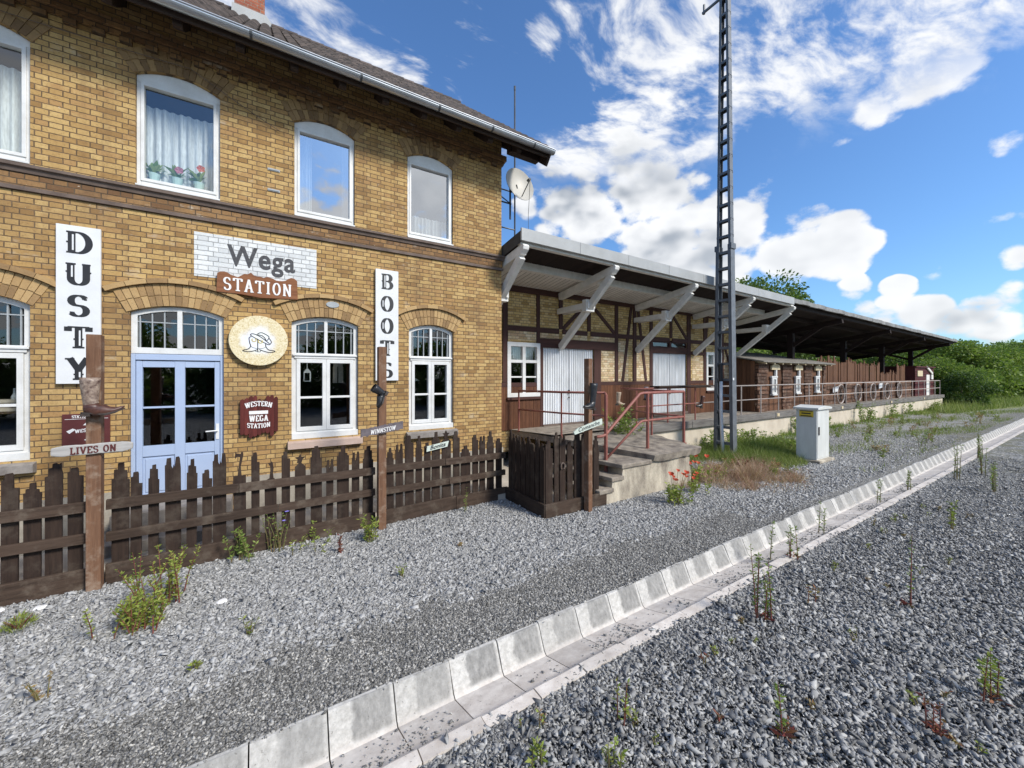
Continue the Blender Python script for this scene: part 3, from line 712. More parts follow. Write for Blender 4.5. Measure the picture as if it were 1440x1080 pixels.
for x in (-7.9, EX+.04):
    o_ = [(x, gy-GR*cos(pi*i/n), gz-GR*sin(pi*i/n)) for i in range(n+1)]; i_ = [(x, gy+(GR-.006)*cos(pi*i/n), gz+.001-(GR-.006)*sin(pi*i/n)) for i in range(n+1)]
    rings.append(o_+i_)
gu.loft(rings, cap=True)
gu.tube([(-7.9,gy-GR,gz+.004),(EX+.04,gy-GR,gz+.004)],.013,6)
gut = gu.build('gutter', M['zinc'], B, smooth=False)
for x in (-2.2,-.2,1.35,2.75,3.9,4.95):
    gc = MB()
    pts = [(x, gy-(GR+.004)*cos(pi*i/n), gz-(GR+.004)*sin(pi*i/n)) for i in range(n+1)]
    for a, b in zip(pts, pts[1:]): gc.bar(a, b, .035, .006, (0,.3,.1))
    gc.build('gutter_joint', M['steel'], gut)

# things on the wall -------------------------------------------------
def board_sign(name, label, x0,x1,z0,z1, y, th, mat):
    b = MB(); b.box(x0,x1,y,y+th,z0,z1); o = b.build(name, mat, None, origin=((x0+x1)/2,y+th,z0), bevel=.004)
    tag(o, label, 'sign'); return o
for word, x0, x1, z0, z1, hh in (('DUSTY',-2.418,-1.987,1.985,4.165,.30), ('BOOTS',1.774,2.213,2.0,4.168,.30)):
    s = board_sign('vertical_sign', 'tall white vertical board on the brick wall lettered ' + word, x0,x1,z0,z1, WY-.065,.045, M['signwhite'])
    n = len(word); step = (z1-z0)/n
    for i, chh in enumerate(word):
        lt, hl = MB(), MB(); zc = z1-step*(i+.53); wall_text(lt, chh, (x0+x1)/2+.0, zc-hh/2, hh, WY-.065, sx=1.0, thick=.245, thin=.07, d=.003, spur=True)
        W = G[chh][0]
        for (u, v0, v1) in {'D': [(.22,.14,.86)], 'U': [(.20,.36,.88)], 'S': [], 'T': [(.43,.12,.82)], 'Y': [(.44,.12,.36)], 'B': [(.22,.12,.88)], 'O': [(.13,.3,.7)]}[chh]:
            xx = (x0+x1)/2+(u-W/2)*hh; hl.box(xx-.0085,xx+.0085,WY-.0712,WY-.066,zc-hh/2+v0*hh,zc-hh/2+v1*hh)
        lo = lt.build('letter', M['black'], s)
        if hl.v: hl.build('letter_inline', M['signwhite'], lo)
pn = MB(); pn.box(-.966,.755,WY-.007,WY+.01,3.665,4.362)
wg = pn.build('station_name_panel', M['whitebrick'], None, origin=(-.1,WY,3.66)); tag(wg, 'white painted brick panel lettered Wega above the blue door', 'station sign')
font_text('lettering', 'Wega', .47, M['blackpaint'], wg, (-.06, WY-.010, 3.905), offset=.0115, sx=.80, extrude=.001, space=1.10)
# carved STATION plank
top = []; rr = random.Random(5)
xs_ = np.linspace(-.67,.445,26)
for i, x in enumerate(xs_): top.append((x, 3.735 + .03*sin(i*.9) + rr.uniform(-.012,.012) + (.045 if 9 < i < 14 else 0) + (.035 if i > 22 else 0)))
bot = [(.455,3.425),(.2,3.415),(-.1,3.40),(-.35,3.43),(-.68,3.44)]
pk = MB(); pk.prism([(x,z) for x,z in (top+bot)][::-1], lambda u,v,t: (u, WY-.075+.05*t, v))
ss = pk.build('carved_name_plank', M['signbrown'], None, origin=(-.1,WY-.02,3.42)); tag(ss, 'ragged brown plank with carved white letters STATION below the white panel', 'sign')
lt = MB(); wall_text(lt, 'STATION', -.115, 3.47, .205, WY-.076, sx=.76, thick=.19, thin=.08, d=.006, gap=.17, warp=lambda x,z: (x, z-.015*x)); lt.build('lettering', M['letterwhite'], ss)
# round boots and hat sign
ds = MB(); pts = arc(-.11,2.68,.415,.415,0,360,48)[:-1]; ds.prism(pts, lambda u,v,t: (u, WY-.09+.06*t, v))
rs = ds.build('round_sign', M['roundsign'], None, origin=(-.11,WY-.03,2.68), bevel=.006); tag(rs, 'round sandy sign with line drawing of cowboy boots and hat', 'sign')
ln = MB()
def line2(pl, w=.0125, off=0):
    stroke_quads(ln, [(-.11+x*.0021, 2.68-(y)*.0021) for x,y in pl], w, w, lambda u,v,dd: (u, WY-.0905-dd, v), .002+off)
def spl(pts, n=6):
    out = []
    for i in range(len(pts)-1):
        p0 = pts[max(i-1,0)]; p1 = pts[i]; p2 = pts[i+1]; p3 = pts[min(i+2,len(pts)-1)]
        for k in range(n):
            t = k/n; out.append(tuple(.5*((2*p1[j])+(-p0[j]+p2[j])*t+(2*p0[j]-5*p1[j]+4*p2[j]-p3[j])*t*t+(-p0[j]+3*p1[j]-3*p2[j]+p3[j])*t**3) for j in (0,1)))
    return out+[pts[-1]]
# drawing units: about 0.0021 m each, centred on the disc
line2(spl([(-58,-42),(-50,-52),(-30,-50),(0,-36),(30,-14),(62,14),(70,22)]))
line2(spl([(-58,-42),(-40,-28),(0,-4),(40,18),(66,30),(82,10),(72,-14),(62,-24)]))
line2(spl([(-18,-42),(-4,-58),(16,-64),(36,-56),(58,-42),(66,-30),(62,-16),(48,2)]))
line2(spl([(-6,-46),(20,-40),(38,-22),(46,0)]))
line2(spl([(-52,-30),(-66,-18),(-62,20),(-56,46),(-72,68),(-98,76),(-106,84),(-70,90),(-30,80),(-12,70)]), off=.0003)
line2(spl([(44,20),(46,48),(66,72),(96,76),(106,84),(70,92),(30,82),(0,70)]), off=.0003)
line2([(-10,-14),(-9,86)]); line2(spl([(-56,46),(-36,58),(-10,62),(24,60),(46,48)]), .006)
line2(spl([(-22,74),(-22,86),(6,88),(10,74)]), .007, .0006)
ln.build('line_drawing', M['black'], rs)
hs = MB()
for cx_, cz_ in ((-34,-4),(8,6)):
    stroke_quads(hs, [(-.11+.0021*(cx_+14*cos(radians(a))), 2.68-.0021*(cz_-13*sin(radians(a)))) for a in range(130,412,20)], .014, .014, lambda u,v,dd: (u, WY-.0905-dd, v), .003)
hs.build('horseshoe_drawing', M['gold'], rs)
# maroon slat sign WESTERN WEGA STATION
ms_ = MB(); n = 9
for i in range(n):
    xa = -.375+.535*i/n; xb = -.375+.535*(i+1)/n; mid = (i+.5)/n
    zt = 1.70 + [0,.02,.05,.055,.0,-.02,.05,.06,.03][i]; zb = 1.13 + [0,-.01,-.06,-.04,-.02,.01,.0,-.05,.02][i]
    ms_.prism([(xa+.001,zb+.01),(xa+.02,zb-.01),(xb-.012,zb),(xb-.001,zb+.02),(xb-.001,zt-.015),(xb-.02,zt+.012),(xa+.015,zt),(xa+.001,zt-.02)], lambda u,v,t: (u, WY-.06+.035*t+.002*(i%2), v))
mw = ms_.build('slat_sign', M['maroon'], None, origin=(-.11,WY-.02,1.1)); tag(mw, 'ragged maroon slat sign lettered WESTERN WEGA STATION beside the blue door', 'sign')
lt = MB()
wall_text(lt, 'WESTERN', -.115, 1.555, .082, WY-.061, sx=.72, thick=.24, thin=.10, warp=lambda x,z: (x*(1+z*1.2), z + .045*(1-(x/.2)**2)-.01), d=.005)
lt.box(-.25,.015,WY-.064,WY-.058,1.455,1.51)
wall_text(lt, 'WEGA', -.115, 1.335, .10, WY-.061, sx=.72, thick=.26, thin=.11, warp=lambda x,z: (x, z - .0*z), d=.005)
wall_text(lt, 'STATION', -.115, 1.24, .078, WY-.061, sx=.74, thick=.24, thin=.10, warp=lambda x,z: (x, z - .03*(1-(x/.2)**2)+.01), d=.005)
lt.build('lettering', M['letterwhite'], mw)
# maroon metal sign behind the post
bs = board_sign('metal_sign', 'small maroon metal sign half hidden behind the post with a boot', -2.372,-1.90,1.11,1.565,WY-.03,.02,M['maroonflat'])
lt = MB(); wall_text(lt, 'STATION WEGA', -2.135, 1.51, .036, WY-.031, sx=.80, thick=.24, thin=.12, d=.003)
lt.box(-2.345,-1.92,WY-.0335,WY-.029,1.492,1.497)
wall_text(lt, 'WESTERN', -2.12, 1.315, .046, WY-.031, sx=.9, thick=.24, thin=.11, d=.003, warp=lambda x,z: (x, z+.12*x))
blob = [(-2.17,1.405),(-2.14,1.44),(-2.12,1.43),(-2.09,1.475),(-2.06,1.45),(-2.02,1.46),(-1.99,1.42),(-2.0,1.405)]
lt.prism(blob[::-1], lambda u,v,t: (u, WY-.0335+.004*t, v))
lt.prism([(-2.30,1.295),(-2.33,1.33),(-2.27,1.365),(-2.24,1.35)], lambda u,v,t: (u, WY-.0337+.004*t, v))
lt.prism([(-2.16,1.20),(-2.10,1.235),(-2.03,1.235),(-2.06,1.195),(-2.10,1.17)], lambda u,v,t: (u, WY-.0335+.004*t, v))
lt.build('lettering', M['letterwhite'], bs)
# small oval number plate over window
ov = MB(); ov.prism(arc(1.02,3.40,.11,.055,0,360,20)[:-1], lambda u,v,t: (u, WY-.03+.02*t, v)); o = ov.build('house_number_plate', M['lead'], None, origin=(1.02,WY-.02,3.4)); tag(o, 'small grey oval plate on the brick arch over the window', 'plate')
# old sign anchors on the wall
for i, (x, z) in enumerate(((.10,5.62),(.10,5.27))):
    a = MB(); a.box(x-.09,x+.09,WY-.012,WY+.01,z-.02,z+.02); a.box(x-.075,x+.075,WY-.02,WY-.012,z-.008,z+.008)
    o = a.build('wall_anchor', M['lead'], None, origin=(x,WY,z)); tag(o, ('upper' if i == 0 else 'lower') + ' of two pale slotted anchors between the upper windows', 'wall anchor', 'wall anchors')
# things behind the panes
la = MB(); la.box(.60,.72,8.45,8.57,1.98,2.0); la.box(.60,.72,8.45,8.57,2.15,2.17)
for a in (.60,.71):
    for b in (8.45,8.56): la.box(a,a+.012,b,b+.012,2.0,2.15)
la.prism([(.60,2.17),(.72,2.17),(.675,2.23),(.645,2.23)], lambda u,v,t: (u, 8.45+.12*t, v)); la.tube([(.66,8.51,2.23),(.66,8.51,2.36)],.008,6)
o = la.build('lantern', M['handle'], None, origin=(.66,8.51,1.98)); tag(o, 'small white lantern hanging inside the middle arched window', 'lantern')
an = MB(); an.tube([(3.10,8.5,1.98),(3.17,8.5,2.02),(3.25,8.5,2.03),(3.34,8.5,2.06),(3.38,8.5,2.24)],[.02,.03,.035,.025,.008],7)
an.tube([(3.22,8.5,2.03),(3.17,8.5,2.16),(3.15,8.5,2.38)],[.03,.02,.006],7); an.tube([(3.14,8.5,2.0),(3.08,8.5,2.02),(3.04,8.5,2.01)],[.02,.014,.006],7)
o = an.build('antler', M['antler'], None, origin=(3.2,8.5,1.98)); tag(o, 'pale antler hanging inside the last arched window', 'antler')
ls = MB(); ls.tube([(2.70,8.5,1.98),(2.70,8.5,2.03),(2.70,8.5,2.06),(2.70,8.5,2.12)],[.20,.12,.03,.012],16); ls.tube([(2.70,8.5,2.1),(2.70,8.5,3.4)],.004,5)
o = ls.build('pendant_lamp', M['curtain'], None, origin=(2.7,8.5,1.98), smooth=True); tag(o, 'pale pendant lamp shade inside the last arched window', 'lamp')
tr_ = MB(); tr_.box(1.12,1.20,8.5,8.53,1.95,2.28); tr_.box(1.22,1.31,8.5,8.53,1.95,2.28); tr_.box(1.13,1.30,8.49,8.54,2.28,2.34)
o = tr_.build('hanging_trousers', M['antler'], None, origin=(1.2,8.5,1.9)); tag(o, 'tan garment hanging inside the middle arched window', 'garment')
cr = MB()
for z in (1.60,1.66,1.72): cr.box(-3.30,-2.93,8.30,8.32,z,z+.045); cr.box(-3.30,-2.93,8.50,8.52,z,z+.045)
for x in (-3.30,-2.95): cr.box(x,x+.02,8.32,8.50,1.60,1.765)
cr.box(-3.30,-2.93,8.32,8.50,1.60,1.61); o = cr.build('wooden_crate', M['antler'], None, origin=(-3.1,8.4,1.6)); tag(o, 'small pale wooden crate inside the left arched window', 'crate')
bo = MB(); bo.tube([(-3.02,8.4,1.615),(-3.02,8.4,1.80),(-3.02,8.4,1.85),(-3.02,8.4,1.92)],[.035,.035,.014,.013],10); o = bo.build('bottle', M['handle'], None, origin=(-3.02,8.4,1.62)); tag(o, 'pale bottle standing in the crate inside the left window', 'bottle')
sh_ = MB(); sh_.box(-3.6,-2.2,8.24,8.6,1.57,1.597); o = sh_.build('shelf', M['innerfloor'], None, origin=(-3,8.4,1.57)); tag(o, 'dark shelf inside the left arched window', 'shelf')
# flowers on the upper sill
fb = random.Random(3)
for i, (x, col, lab) in enumerate(((-1.47,'weed','dark leafy potted plant at the left of the curtained upper window'),(-1.20,'pink','potted plant with pink flowers in the curtained upper window'),(-.93,'weed2','potted plant with red bloom at the right of the curtained upper window'))):
    dz_ = .085; e = empty('potted_plant', (x, 8.0, 5.0+dz_), lab, 'potted plant', 'flower pots behind the upper window')
    q = MB(); q.tube([(x,8.0,5.085),(x,8.0,5.205)],[.055,.075],12); q.build('pot', M['pot'], e)
    lv = MB()
    for k in range(14):
        a = fb.uniform(0,2*pi); l = fb.uniform(.10,.2); h = fb.uniform(.02,.22)
        p = Vector((x,8.0,5.205)); tipp = p+Vector((cos(a)*l,sin(a)*l*.4,h)); sd = Vector((-sin(a)*.035,cos(a)*.02,0.01)); mdp = (p+tipp)/2+Vector((0,0,.04))
        lv.quad(p, mdp-sd, tipp, mdp+sd)
    lv.build('leaves', M['weed'], e)
    if i:
        fl2 = MB()
        for k in range(5):
            a = 2*pi*k/5; cc = Vector((x+.03,7.97,5.43 if i==2 else 5.33)); fl2.quad(cc, cc+Vector((cos(a)*.05,-.02,sin(a)*.05)), cc+Vector((cos(a+.6)*.06,-.01,sin(a+.6)*.06)), cc+Vector((cos(a+1.2)*.05,-.02,sin(a+1.2)*.05)))
        fl2.build('flower', M['pink'] if i == 1 else M['poppy'], e)

# satellite dish and aerial pole on the gable end
dd = empty('satellite_dish', (5.45,8.4,6.5), 'pale round satellite dish on a bracket at the house corner', 'satellite dish')
C0 = Vector((5.45,8.35,6.95)); nrm = Vector((.02,-.96,.24)).normalized(); ux = nrm.cross(Vector((0,0,1))).normalized(); uz = ux.cross(nrm).normalized()
rings = []
for k in range(7):
    r_ = .45*(k/6)+.004; dep = .12*(k/6)**2
    rings.append([C0 + ux*(r_*.92*cos(2*pi*i/32)) + uz*(r_*sin(2*pi*i/32)) + nrm*dep for i in range(32)])
q = MB(); q.loft(rings, cap=False); q.loft([[p-nrm*.012 for p in r] for r in rings[::-1]], cap=False)
o = q.build('reflector', M['dish'], dd, smooth=True)
q = MB(); lnb = C0+nrm*.52-uz*.16; q.tube([C0-uz*.36+nrm*.1, lnb],.012,6); q.tube([lnb-nrm*.0, lnb-nrm*.10+uz*.03],[.035,.03],10); q.build('feed_arm', M['steel'], dd)
q = MB(); q.tube([(5.33,8.52,6.15),(5.33,8.52,7.05)],.025,8); q.tube([(4.64,8.5,6.55),(5.36,8.52,6.55)],.02,8); q.tube([(4.64,8.5,6.85),(5.33,8.52,6.56)],.014,6); q.bar(C0, (5.33,8.52,6.9), .08,.1); q.build('bracket', M['steel'], dd)
q = MB(); q.tube([(5.62,8.75,5.7),(5.62,8.75,9.75)],.022,8); q.tube([(4.64,8.75,6.0),(5.62,8.75,6.0)],.018,6); q.tube([(4.64,8.75,7.0),(5.62,8.75,7.0)],.018,6)
q.tube([(5.62,8.75,9.75),(5.62,8.75,9.86)],.028,8)
o = q.build('aerial_pole', M['steel'], None, origin=(5.62,8.75,5.7)); tag(o, 'thin steel aerial pole rising past the eaves beside the dish', 'pole')
cb = MB()
def cable(mb, a, b, sag, r=.006, n=14):
    a, b = Vector(a), Vector(b); mb.tube([a.lerp(b,i/n)-Vector((0,0,sag*4*(i/n)*(1-i/n))) for i in range(n+1)], r, 5)
cable(cb, lnb, (5.75,8.3,6.3), .05); cable(cb, (5.75,8.3,6.3), (5.70,8.2,4.9), 0)
o = cb.build('antenna_cable', M['steel'], None, origin=tuple(lnb)); tag(o, 'thin dark cable hanging from the satellite dish to the shed roof', 'cable')
cw = MB(); cable(cw, (-4.2,WY-.03,6.83), (-1.0,WY-.05,6.86), .03, .005); cable(cw, (-1.0,WY-.05,6.86), (.2,WY-.03,6.3), .02,.005)
o = cw.build('wall_cable', M['cornice'], None, origin=(-2,WY,6.8)); tag(o, 'thin cable strung along the wall above the upper windows', 'cable')

# set the finished house and everything fixed to it down at site scale
BASE0 = Vector((-1.4, 7.8, 0)); BASE1 = Vector((-1.176, 6.552, .336))
for o in list(scene.objects):
    if o.parent is None:
        o.location = BASE1 + (Vector(o.location) - BASE0)*HS; o.scale = (HS, HS, HS)

# ================================================================== GOODS SHED
SH = empty('goods_shed', (9.8, WY, .8), 'low half timbered goods shed with yellow infill joined to the station house', 'shed')
SX0, SX1 = 3.94, 14.9
def fz_top(x): return 4.785-.0103*(x-4)         # roof edge height
iw = MB()
def shedrect(mb, xa, xb, za, zb, y=WY+.03): mb.quad((xa,y,za),(xb,y,za),(xb,y,zb),(xa,y,zb))
D1 = (5.87,7.60,.84,2.83); D2 = (10.11,11.83,.90,2.80)
W1 = (4.83,5.73,1.61,2.87); W2 = (12.98,13.88,1.60,2.89); W2b = None
holes = [D1,(D2[0],D2[1],D2[2],3.22),W1,W2]
xs = sorted(set([SX0,SX1]+[h[0] for h in holes]+[h[1] for h in holes]))
for xa, xb in zip(xs, xs[1:]):
    h = [q for q in holes if q[0] <= xa+1e-6 and q[1] >= xb-1e-6]
    if h: shedrect(iw, xa, xb, .3, h[0][2]); shedrect(iw, xa, xb, h[0][3], 4.6)
    else: shedrect(iw, xa, xb, .3, 4.6)
iw.quad((SX1,WY+.03,.3),(SX1,13,.3),(SX1,13,4.2),(SX1,WY+.03,4.6)); iw.quad((SX0,13,.3),(SX1,13,.3),(SX1,13,4.2),(SX0,13,4.2))
iw.build('brick_infill', M['brick_shed'], SH)
inb = MB(); inb.quad((SX0,12,.8),(SX1,12,.8),(SX1,12,4),(SX0,12,4)); inb.quad((SX0,7.9,.78),(SX1,7.9,.78),(SX1,12,.78),(SX0,12,.78)); inb.quad((SX0,7.9,3.95),(SX1,7.9,3.95),(SX1,12,3.95),(SX0,12,3.95))
inb.build('room_wall', M['inner'], SH)
for xa, xb, za, zb in ((4.84,5.66,2.95,3.2),(5.76,6.38,3.04,3.17),(6.5,7.36,3.04,3.17),(7.5,8.43,3.04,3.17),(7.88,8.43,1.93,2.8),(8.56,9.0,1.93,3.1),(9.34,9.95,1.93,3.1),(12.16,12.8,1.93,2.75),(14.0,14.6,1.93,2.9)):
    q = MB(); q.box(xa,xb,WY+.022,WY+.035,za,zb); q.build('pale_infill', M['brick_pale'], SH)
def vpost(x, w, za, zb, y=WY-.0): q = MB(); q.box(x, x+w, y, y+.12, za, zb); q.build('timber_post', M['timber'], SH, bevel=.005)
def hrail(xa, xb, za, zb): q = MB(); q.box(xa, xb, WY+.003, WY+.11, za, zb); q.build('timber_rail', M['timberx'], SH, bevel=.005)
vpost(4.68,.14,1.93,4.1); vpost(5.665,.10,1.93,4.1); vpost(6.38,.12,3.3,4.1); vpost(7.37,.12,3.3,4.1); vpost(8.43,.13,1.93,4.1)
vpost(7.61,.26,.83,2.80); vpost(5.77,.095,.83,2.80); vpost(9.20,.14,1.93,4.1); vpost(9.955,.14,.83,4.1); vpost(10.94,.12,3.3,4.1); vpost(11.85,.20,.83,4.1)
vpost(12.80,.13,1.93,4.1); vpost(13.93,.13,1.93,4.1); vpost(14.72,.17,.83,4.1)
hrail(3.94,14.9,4.105,4.26)
for xa, xb in ((4.82,5.665),(5.77,6.38),(6.50,7.37),(7.49,8.43),(8.56,9.20),(9.34,9.955),(10.095,10.94),(11.06,11.85),(12.05,12.80),(12.93,13.93),(14.06,14.72)): hrail(xa,xb,3.175,3.295)
hrail(5.765,8.43,2.805,3.035); hrail(10.095,11.85,2.805,2.985)
for xa, xb in ((3.94,5.765),(7.87,9.955),(12.05,14.72)): hrail(xa,xb,1.825,1.925)
hrail(12.05,12.80,2.80,2.9)
def brace(a, b, w=.10): q = MB(); q.bar((a[0],WY+.052,a[1]), (b[0],WY+.052,b[1]), w, .10, (0,1,0)); q.build('timber_brace', M['timber'], SH, bevel=.005)
brace((7.36,4.05),(6.52,3.32)); brace((7.50,4.05),(8.40,3.32)); brace((10.93,4.05),(10.12,3.32)); brace((11.07,4.05),(11.83,3.32))
brace((9.12,4.1),(8.75,1.94)); brace((9.42,4.1),(9.78,1.94)); brace((13.05,4.1),(12.95,3.32)); brace((14.15,3.15),(14.65,1.96))
for xa, xb in ((3.95,5.765),(7.87,9.955),(12.05,14.72)):
    x = xa; wn = MB()
    while x < xb-.01:
        e_ = min(x+.115, xb); wn.box(x+.003, e_-.003, WY-.005+R.uniform(0,.006), WY+.028, .80, 1.824); x += .115
    wn.build('wainscot', M['wainscot'], SH)
for k, (xa, xb, za, zb) in enumerate((D1, D2)):
    q = MB(); per = .076
    for a, b in ((xa,(xa+xb)/2-.006),((xa+xb)/2+.006,xb)):
        n = int((b-a)/per*8); pts = []
        for i in range(n+1):
            x = a+(b-a)*i/n; pts.append((x, WY+.06+.013*max(-1,min(1,1.4*cos(2*pi*(x-a)/per)))))
        for (p, yp), (r_, yr) in zip(pts, pts[1:]): q.quad((p,yp,za+.02),(r_,yr,za+.02),(r_,yr,zb),(p,yp,zb))
        q.quad((a,WY+.075,za),(b,WY+.075,za),(b,WY+.075,zb),(a,WY+.075,zb))
    o = q.build('corrugated_door', M['corru'], SH)
    q = MB(); q.box((xa+xb)/2-.02,(xa+xb)/2+.02,WY+.02,WY+.05,1.62,1.72); q.tube([((xa+xb)/2,WY+.02,1.52),((xa+xb)/2,WY+.045,1.52)],.02,8); q.build('handle', M['iron'], o)
    q = MB(); q.box(xa-.02,xb+.02,WY-.03,WY+.1,za-.07,za+.015); q.build('threshold', M['cornice'], SH)
q = MB(); rect_ring(q, 10.10,11.84,2.99,3.17,.03,.03,WY+.03,WY+.08); q.box(10.93,11.01,WY+.01,WY+.09,2.99,3.17); tl_ = q.build('transom_window', M['timberx'], SH); pane(10.12,11.82,3.0,3.16,WY+.06,tl_)
for xa, xb, za, zb in (W1, W2):
    q = MB(); rect_ring(q, xa-.03,xb+.03,za-.03,zb+.03,.10,.10,WY-.012,WY+.09)
    c_ = (xa+xb)/2; q.box(c_-.045,c_+.045,WY-.005,WY+.07,za+.07,zb-.07); zt = za+(zb-za)*.66
    q.box(xa+.07,c_-.046,WY-.003,WY+.065,zt-.035,zt+.035); q.box(c_+.046,xb-.07,WY-.003,WY+.065,zt-.035,zt+.035)
    zm = za+(zb-za)*.36; q.box(xa+.07,c_-.046,WY+.015,WY+.06,zm-.018,zm+.018); q.box(c_+.046,xb-.07,WY+.015,WY+.06,zm-.018,zm+.018)
    o = q.build('window', M['white'], SH, bevel=.004); pane(xa+.06,xb-.06,za+.06,zb-.06,WY+.045,o)
    curtain(xa+.05, c_, za+.8, zb, WY+.2, o, 31); curtain(c_, xb-.05, za+.8, zb, WY+.2, o, 32)
    q = MB(); q.box(xa-.05,xb+.05,WY-.05,WY+.03,za-.09,za-.035); q.build('window_sill', M['timberx'], SH)
# roof over the shed, soffit boards, purlin, fascia
def roof_z(x, y): return fz_top(x) - .03 - .15*(y-5.9)
q = MB()
def roofsheet(mb, xa, xb, ya, yb, dz=0): mb.quad((xa,ya,roof_z(xa,ya)+dz),(xb,ya,roof_z(xb,ya)+dz),(xb,yb,roof_z(xb,yb)+dz),(xa,yb,roof_z(xa,yb)+dz))
roofsheet(q, 3.92, 14.9, 5.87, 13.2); q.quad((3.92,5.87,roof_z(3.92,5.87)-.22),(3.92,13.2,roof_z(3.92,13.2)-.22),(3.92,13.2,roof_z(3.92,13.2)),(3.92,5.87,roof_z(3.92,5.87)))
srf = q.build('roof', M['felt'], SH)
q = MB(); x = 3.95
while x < 14.88:
    a, b = x+.004, min(x+.118, 14.88)
    q.add([(a,6.93,roof_z(a,6.93)-.205),(b,6.93,roof_z(b,6.93)-.205),(b,WY+.05,roof_z(b,WY)-.205),(a,WY+.05,roof_z(a,WY)-.205)],[(0,3,2,1)]); 
    q.quad((b,6.93,roof_z(b,6.93)-.205),(b+.006,6.93,roof_z(b,6.93)-.195),(b+.006,WY+.05,roof_z(b,WY)-.195),(b,WY+.05,roof_z(b,WY)-.205)); x += .125
q.build('soffit', M['soffitwhite'], SH)
q = MB(); x = 3.95
while x < 14.88:
    a, b = x+.01, min(x+.16, 14.88); q.add([(a,5.9,roof_z(a,5.9)-.10),(b,5.9,roof_z(b,5.9)-.10),(b,6.88,roof_z(b,6.88)-.10),(a,6.88,roof_z(a,6.88)-.10)],[(0,3,2,1)]); x += .17
roofsheet(q, 3.93, 14.9, 5.9, 13.1, -.08); q.build('roof_decking', M['soffitdark'], SH)
q = MB(); q.bar((3.94,6.88,roof_z(3.94,6.88)-.17),(14.9,6.88,roof_z(14.9,6.88)-.17),.12,.17); q.bar((3.94,5.98,roof_z(3.94,5.98)-.16),(14.9,5.98,roof_z(14.9,5.98)-.16),.10,.13); q.build('purlin', M['whiteold'], SH)
q = MB(); x = 3.9; k = 0
while x < 14.7:
    b = min(x+1.42, 14.75); q.add([(x+.004,5.845,fz_top(x)-.225),(b-.004,5.845,fz_top(b)-.225),(b-.004,5.845,fz_top(b)),(x+.004,5.845,fz_top(x)),(x+.004,5.885,fz_top(x)-.225),(b-.004,5.885,fz_top(b)-.225),(b-.004,5.885,fz_top(b)),(x+.004,5.885,fz_top(x))],
        [(0,1,2,3),(5,4,7,6),(3,2,6,7),(0,4,5,1),(0,3,7,4),(1,5,6,2)]); x += 1.42
q.build('fascia', M['fascia'], SH)
# white brackets carrying the overhang
def bracket(x, last=False):
    q = MB(); w = .13
    zt = lambda y: roof_z(x,y)-.315
    q.bar((x,WY+.0,zt(WY)),(x,5.97,zt(5.97)),w,.17)
    q.prism([(5.97,zt(5.97)-.085),(5.88,zt(5.9)-.02),(5.86,zt(5.9)+.04),(5.90,zt(5.9)+.085),(5.97,zt(5.97)+.085)], lambda u,v,t: (x-w/2+w*t, u, v))
    q.bar((x,WY-.01,2.82),(x,6.03,zt(6.0)-.10),w*.92,.15)
    q.bar((x-.09,WY-.0,3.74),(x-.09,6.66,3.74),.055,.14); q.bar((x+.09,WY-.0,3.74),(x+.09,6.66,3.74),.055,.14)
    q.box(x-.13,x+.13,6.70,6.84,3.60,3.88)
    o = q.build('roof_bracket', M['whiteold'], SH, bevel=.006)
for x in (4.02, 6.41, 9.33, 12.22, 14.86): bracket(x)

# open canopy beyond the shed
CN = empty('loading_canopy', (26, WY, .8), 'long dark open canopy on posts over the loading platform', 'canopy')
CX = 38.2
q = MB(); q.add([(14.92,5.9,roof_z(14.92,5.9)+.0),(CX,5.9,roof_z(CX,5.9)),(CX,11.2,roof_z(CX,11.2)),(14.92,11.2,roof_z(14.92,11.2))],[(0,1,2,3)])
q.build('roof', M['felt'], CN)
q = MB(); x = 14.92
while x < CX-.05:
    q.add([(x,5.92,roof_z(x,5.92)-.06),(x+.21,5.92,roof_z(x,5.92)-.06),(x+.21,11.15,roof_z(x,11.15)-.06),(x,11.15,roof_z(x,11.15)-.06)],[(0,3,2,1)]); x += .22
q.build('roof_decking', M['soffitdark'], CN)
q = MB()
for y in (6.1, 6.95, 8.7, 9.9, 11.0): q.bar((14.95,y,roof_z(14.95,y)-.14),(CX-.05,y,roof_z(CX,y)-.14),.12,.15)
q.build('purlin', M['soffitdark'], CN)
q = MB(); x = 14.75; rr = random.Random(8)
while x < CX:
    b = min(x+.62, CX+.02); j = rr.uniform(-.012,.012)
    q.add([(x,5.86,fz_top(x)-.15+j),(b,5.86,fz_top(b)-.15+j),(b,5.86,fz_top(b)-.01+j),(x,5.86,fz_top(x)-.01+j),(x,5.93,fz_top(x)-.15+j),(b,5.93,fz_top(b)-.15+j),(b,5.93,fz_top(b)-.01+j),(x,5.93,fz_top(x)-.01+j)],
        [(0,1,2,3),(5,4,7,6),(3,2,6,7),(0,4,5,1),(0,3,7,4),(1,5,6,2)]); x += .625
q.build('roof_edge', M['fasciadark'], CN)
q = MB(); q.add([(CX,5.9,roof_z(CX,5.9)-.16),(CX,11.2,roof_z(CX,11.2)-.16),(CX,11.2,roof_z(CX,11.2)),(CX,5.9,roof_z(CX,5.9))],[(0,1,2,3)]); q.build('verge_board', M['fasciadark'], CN)
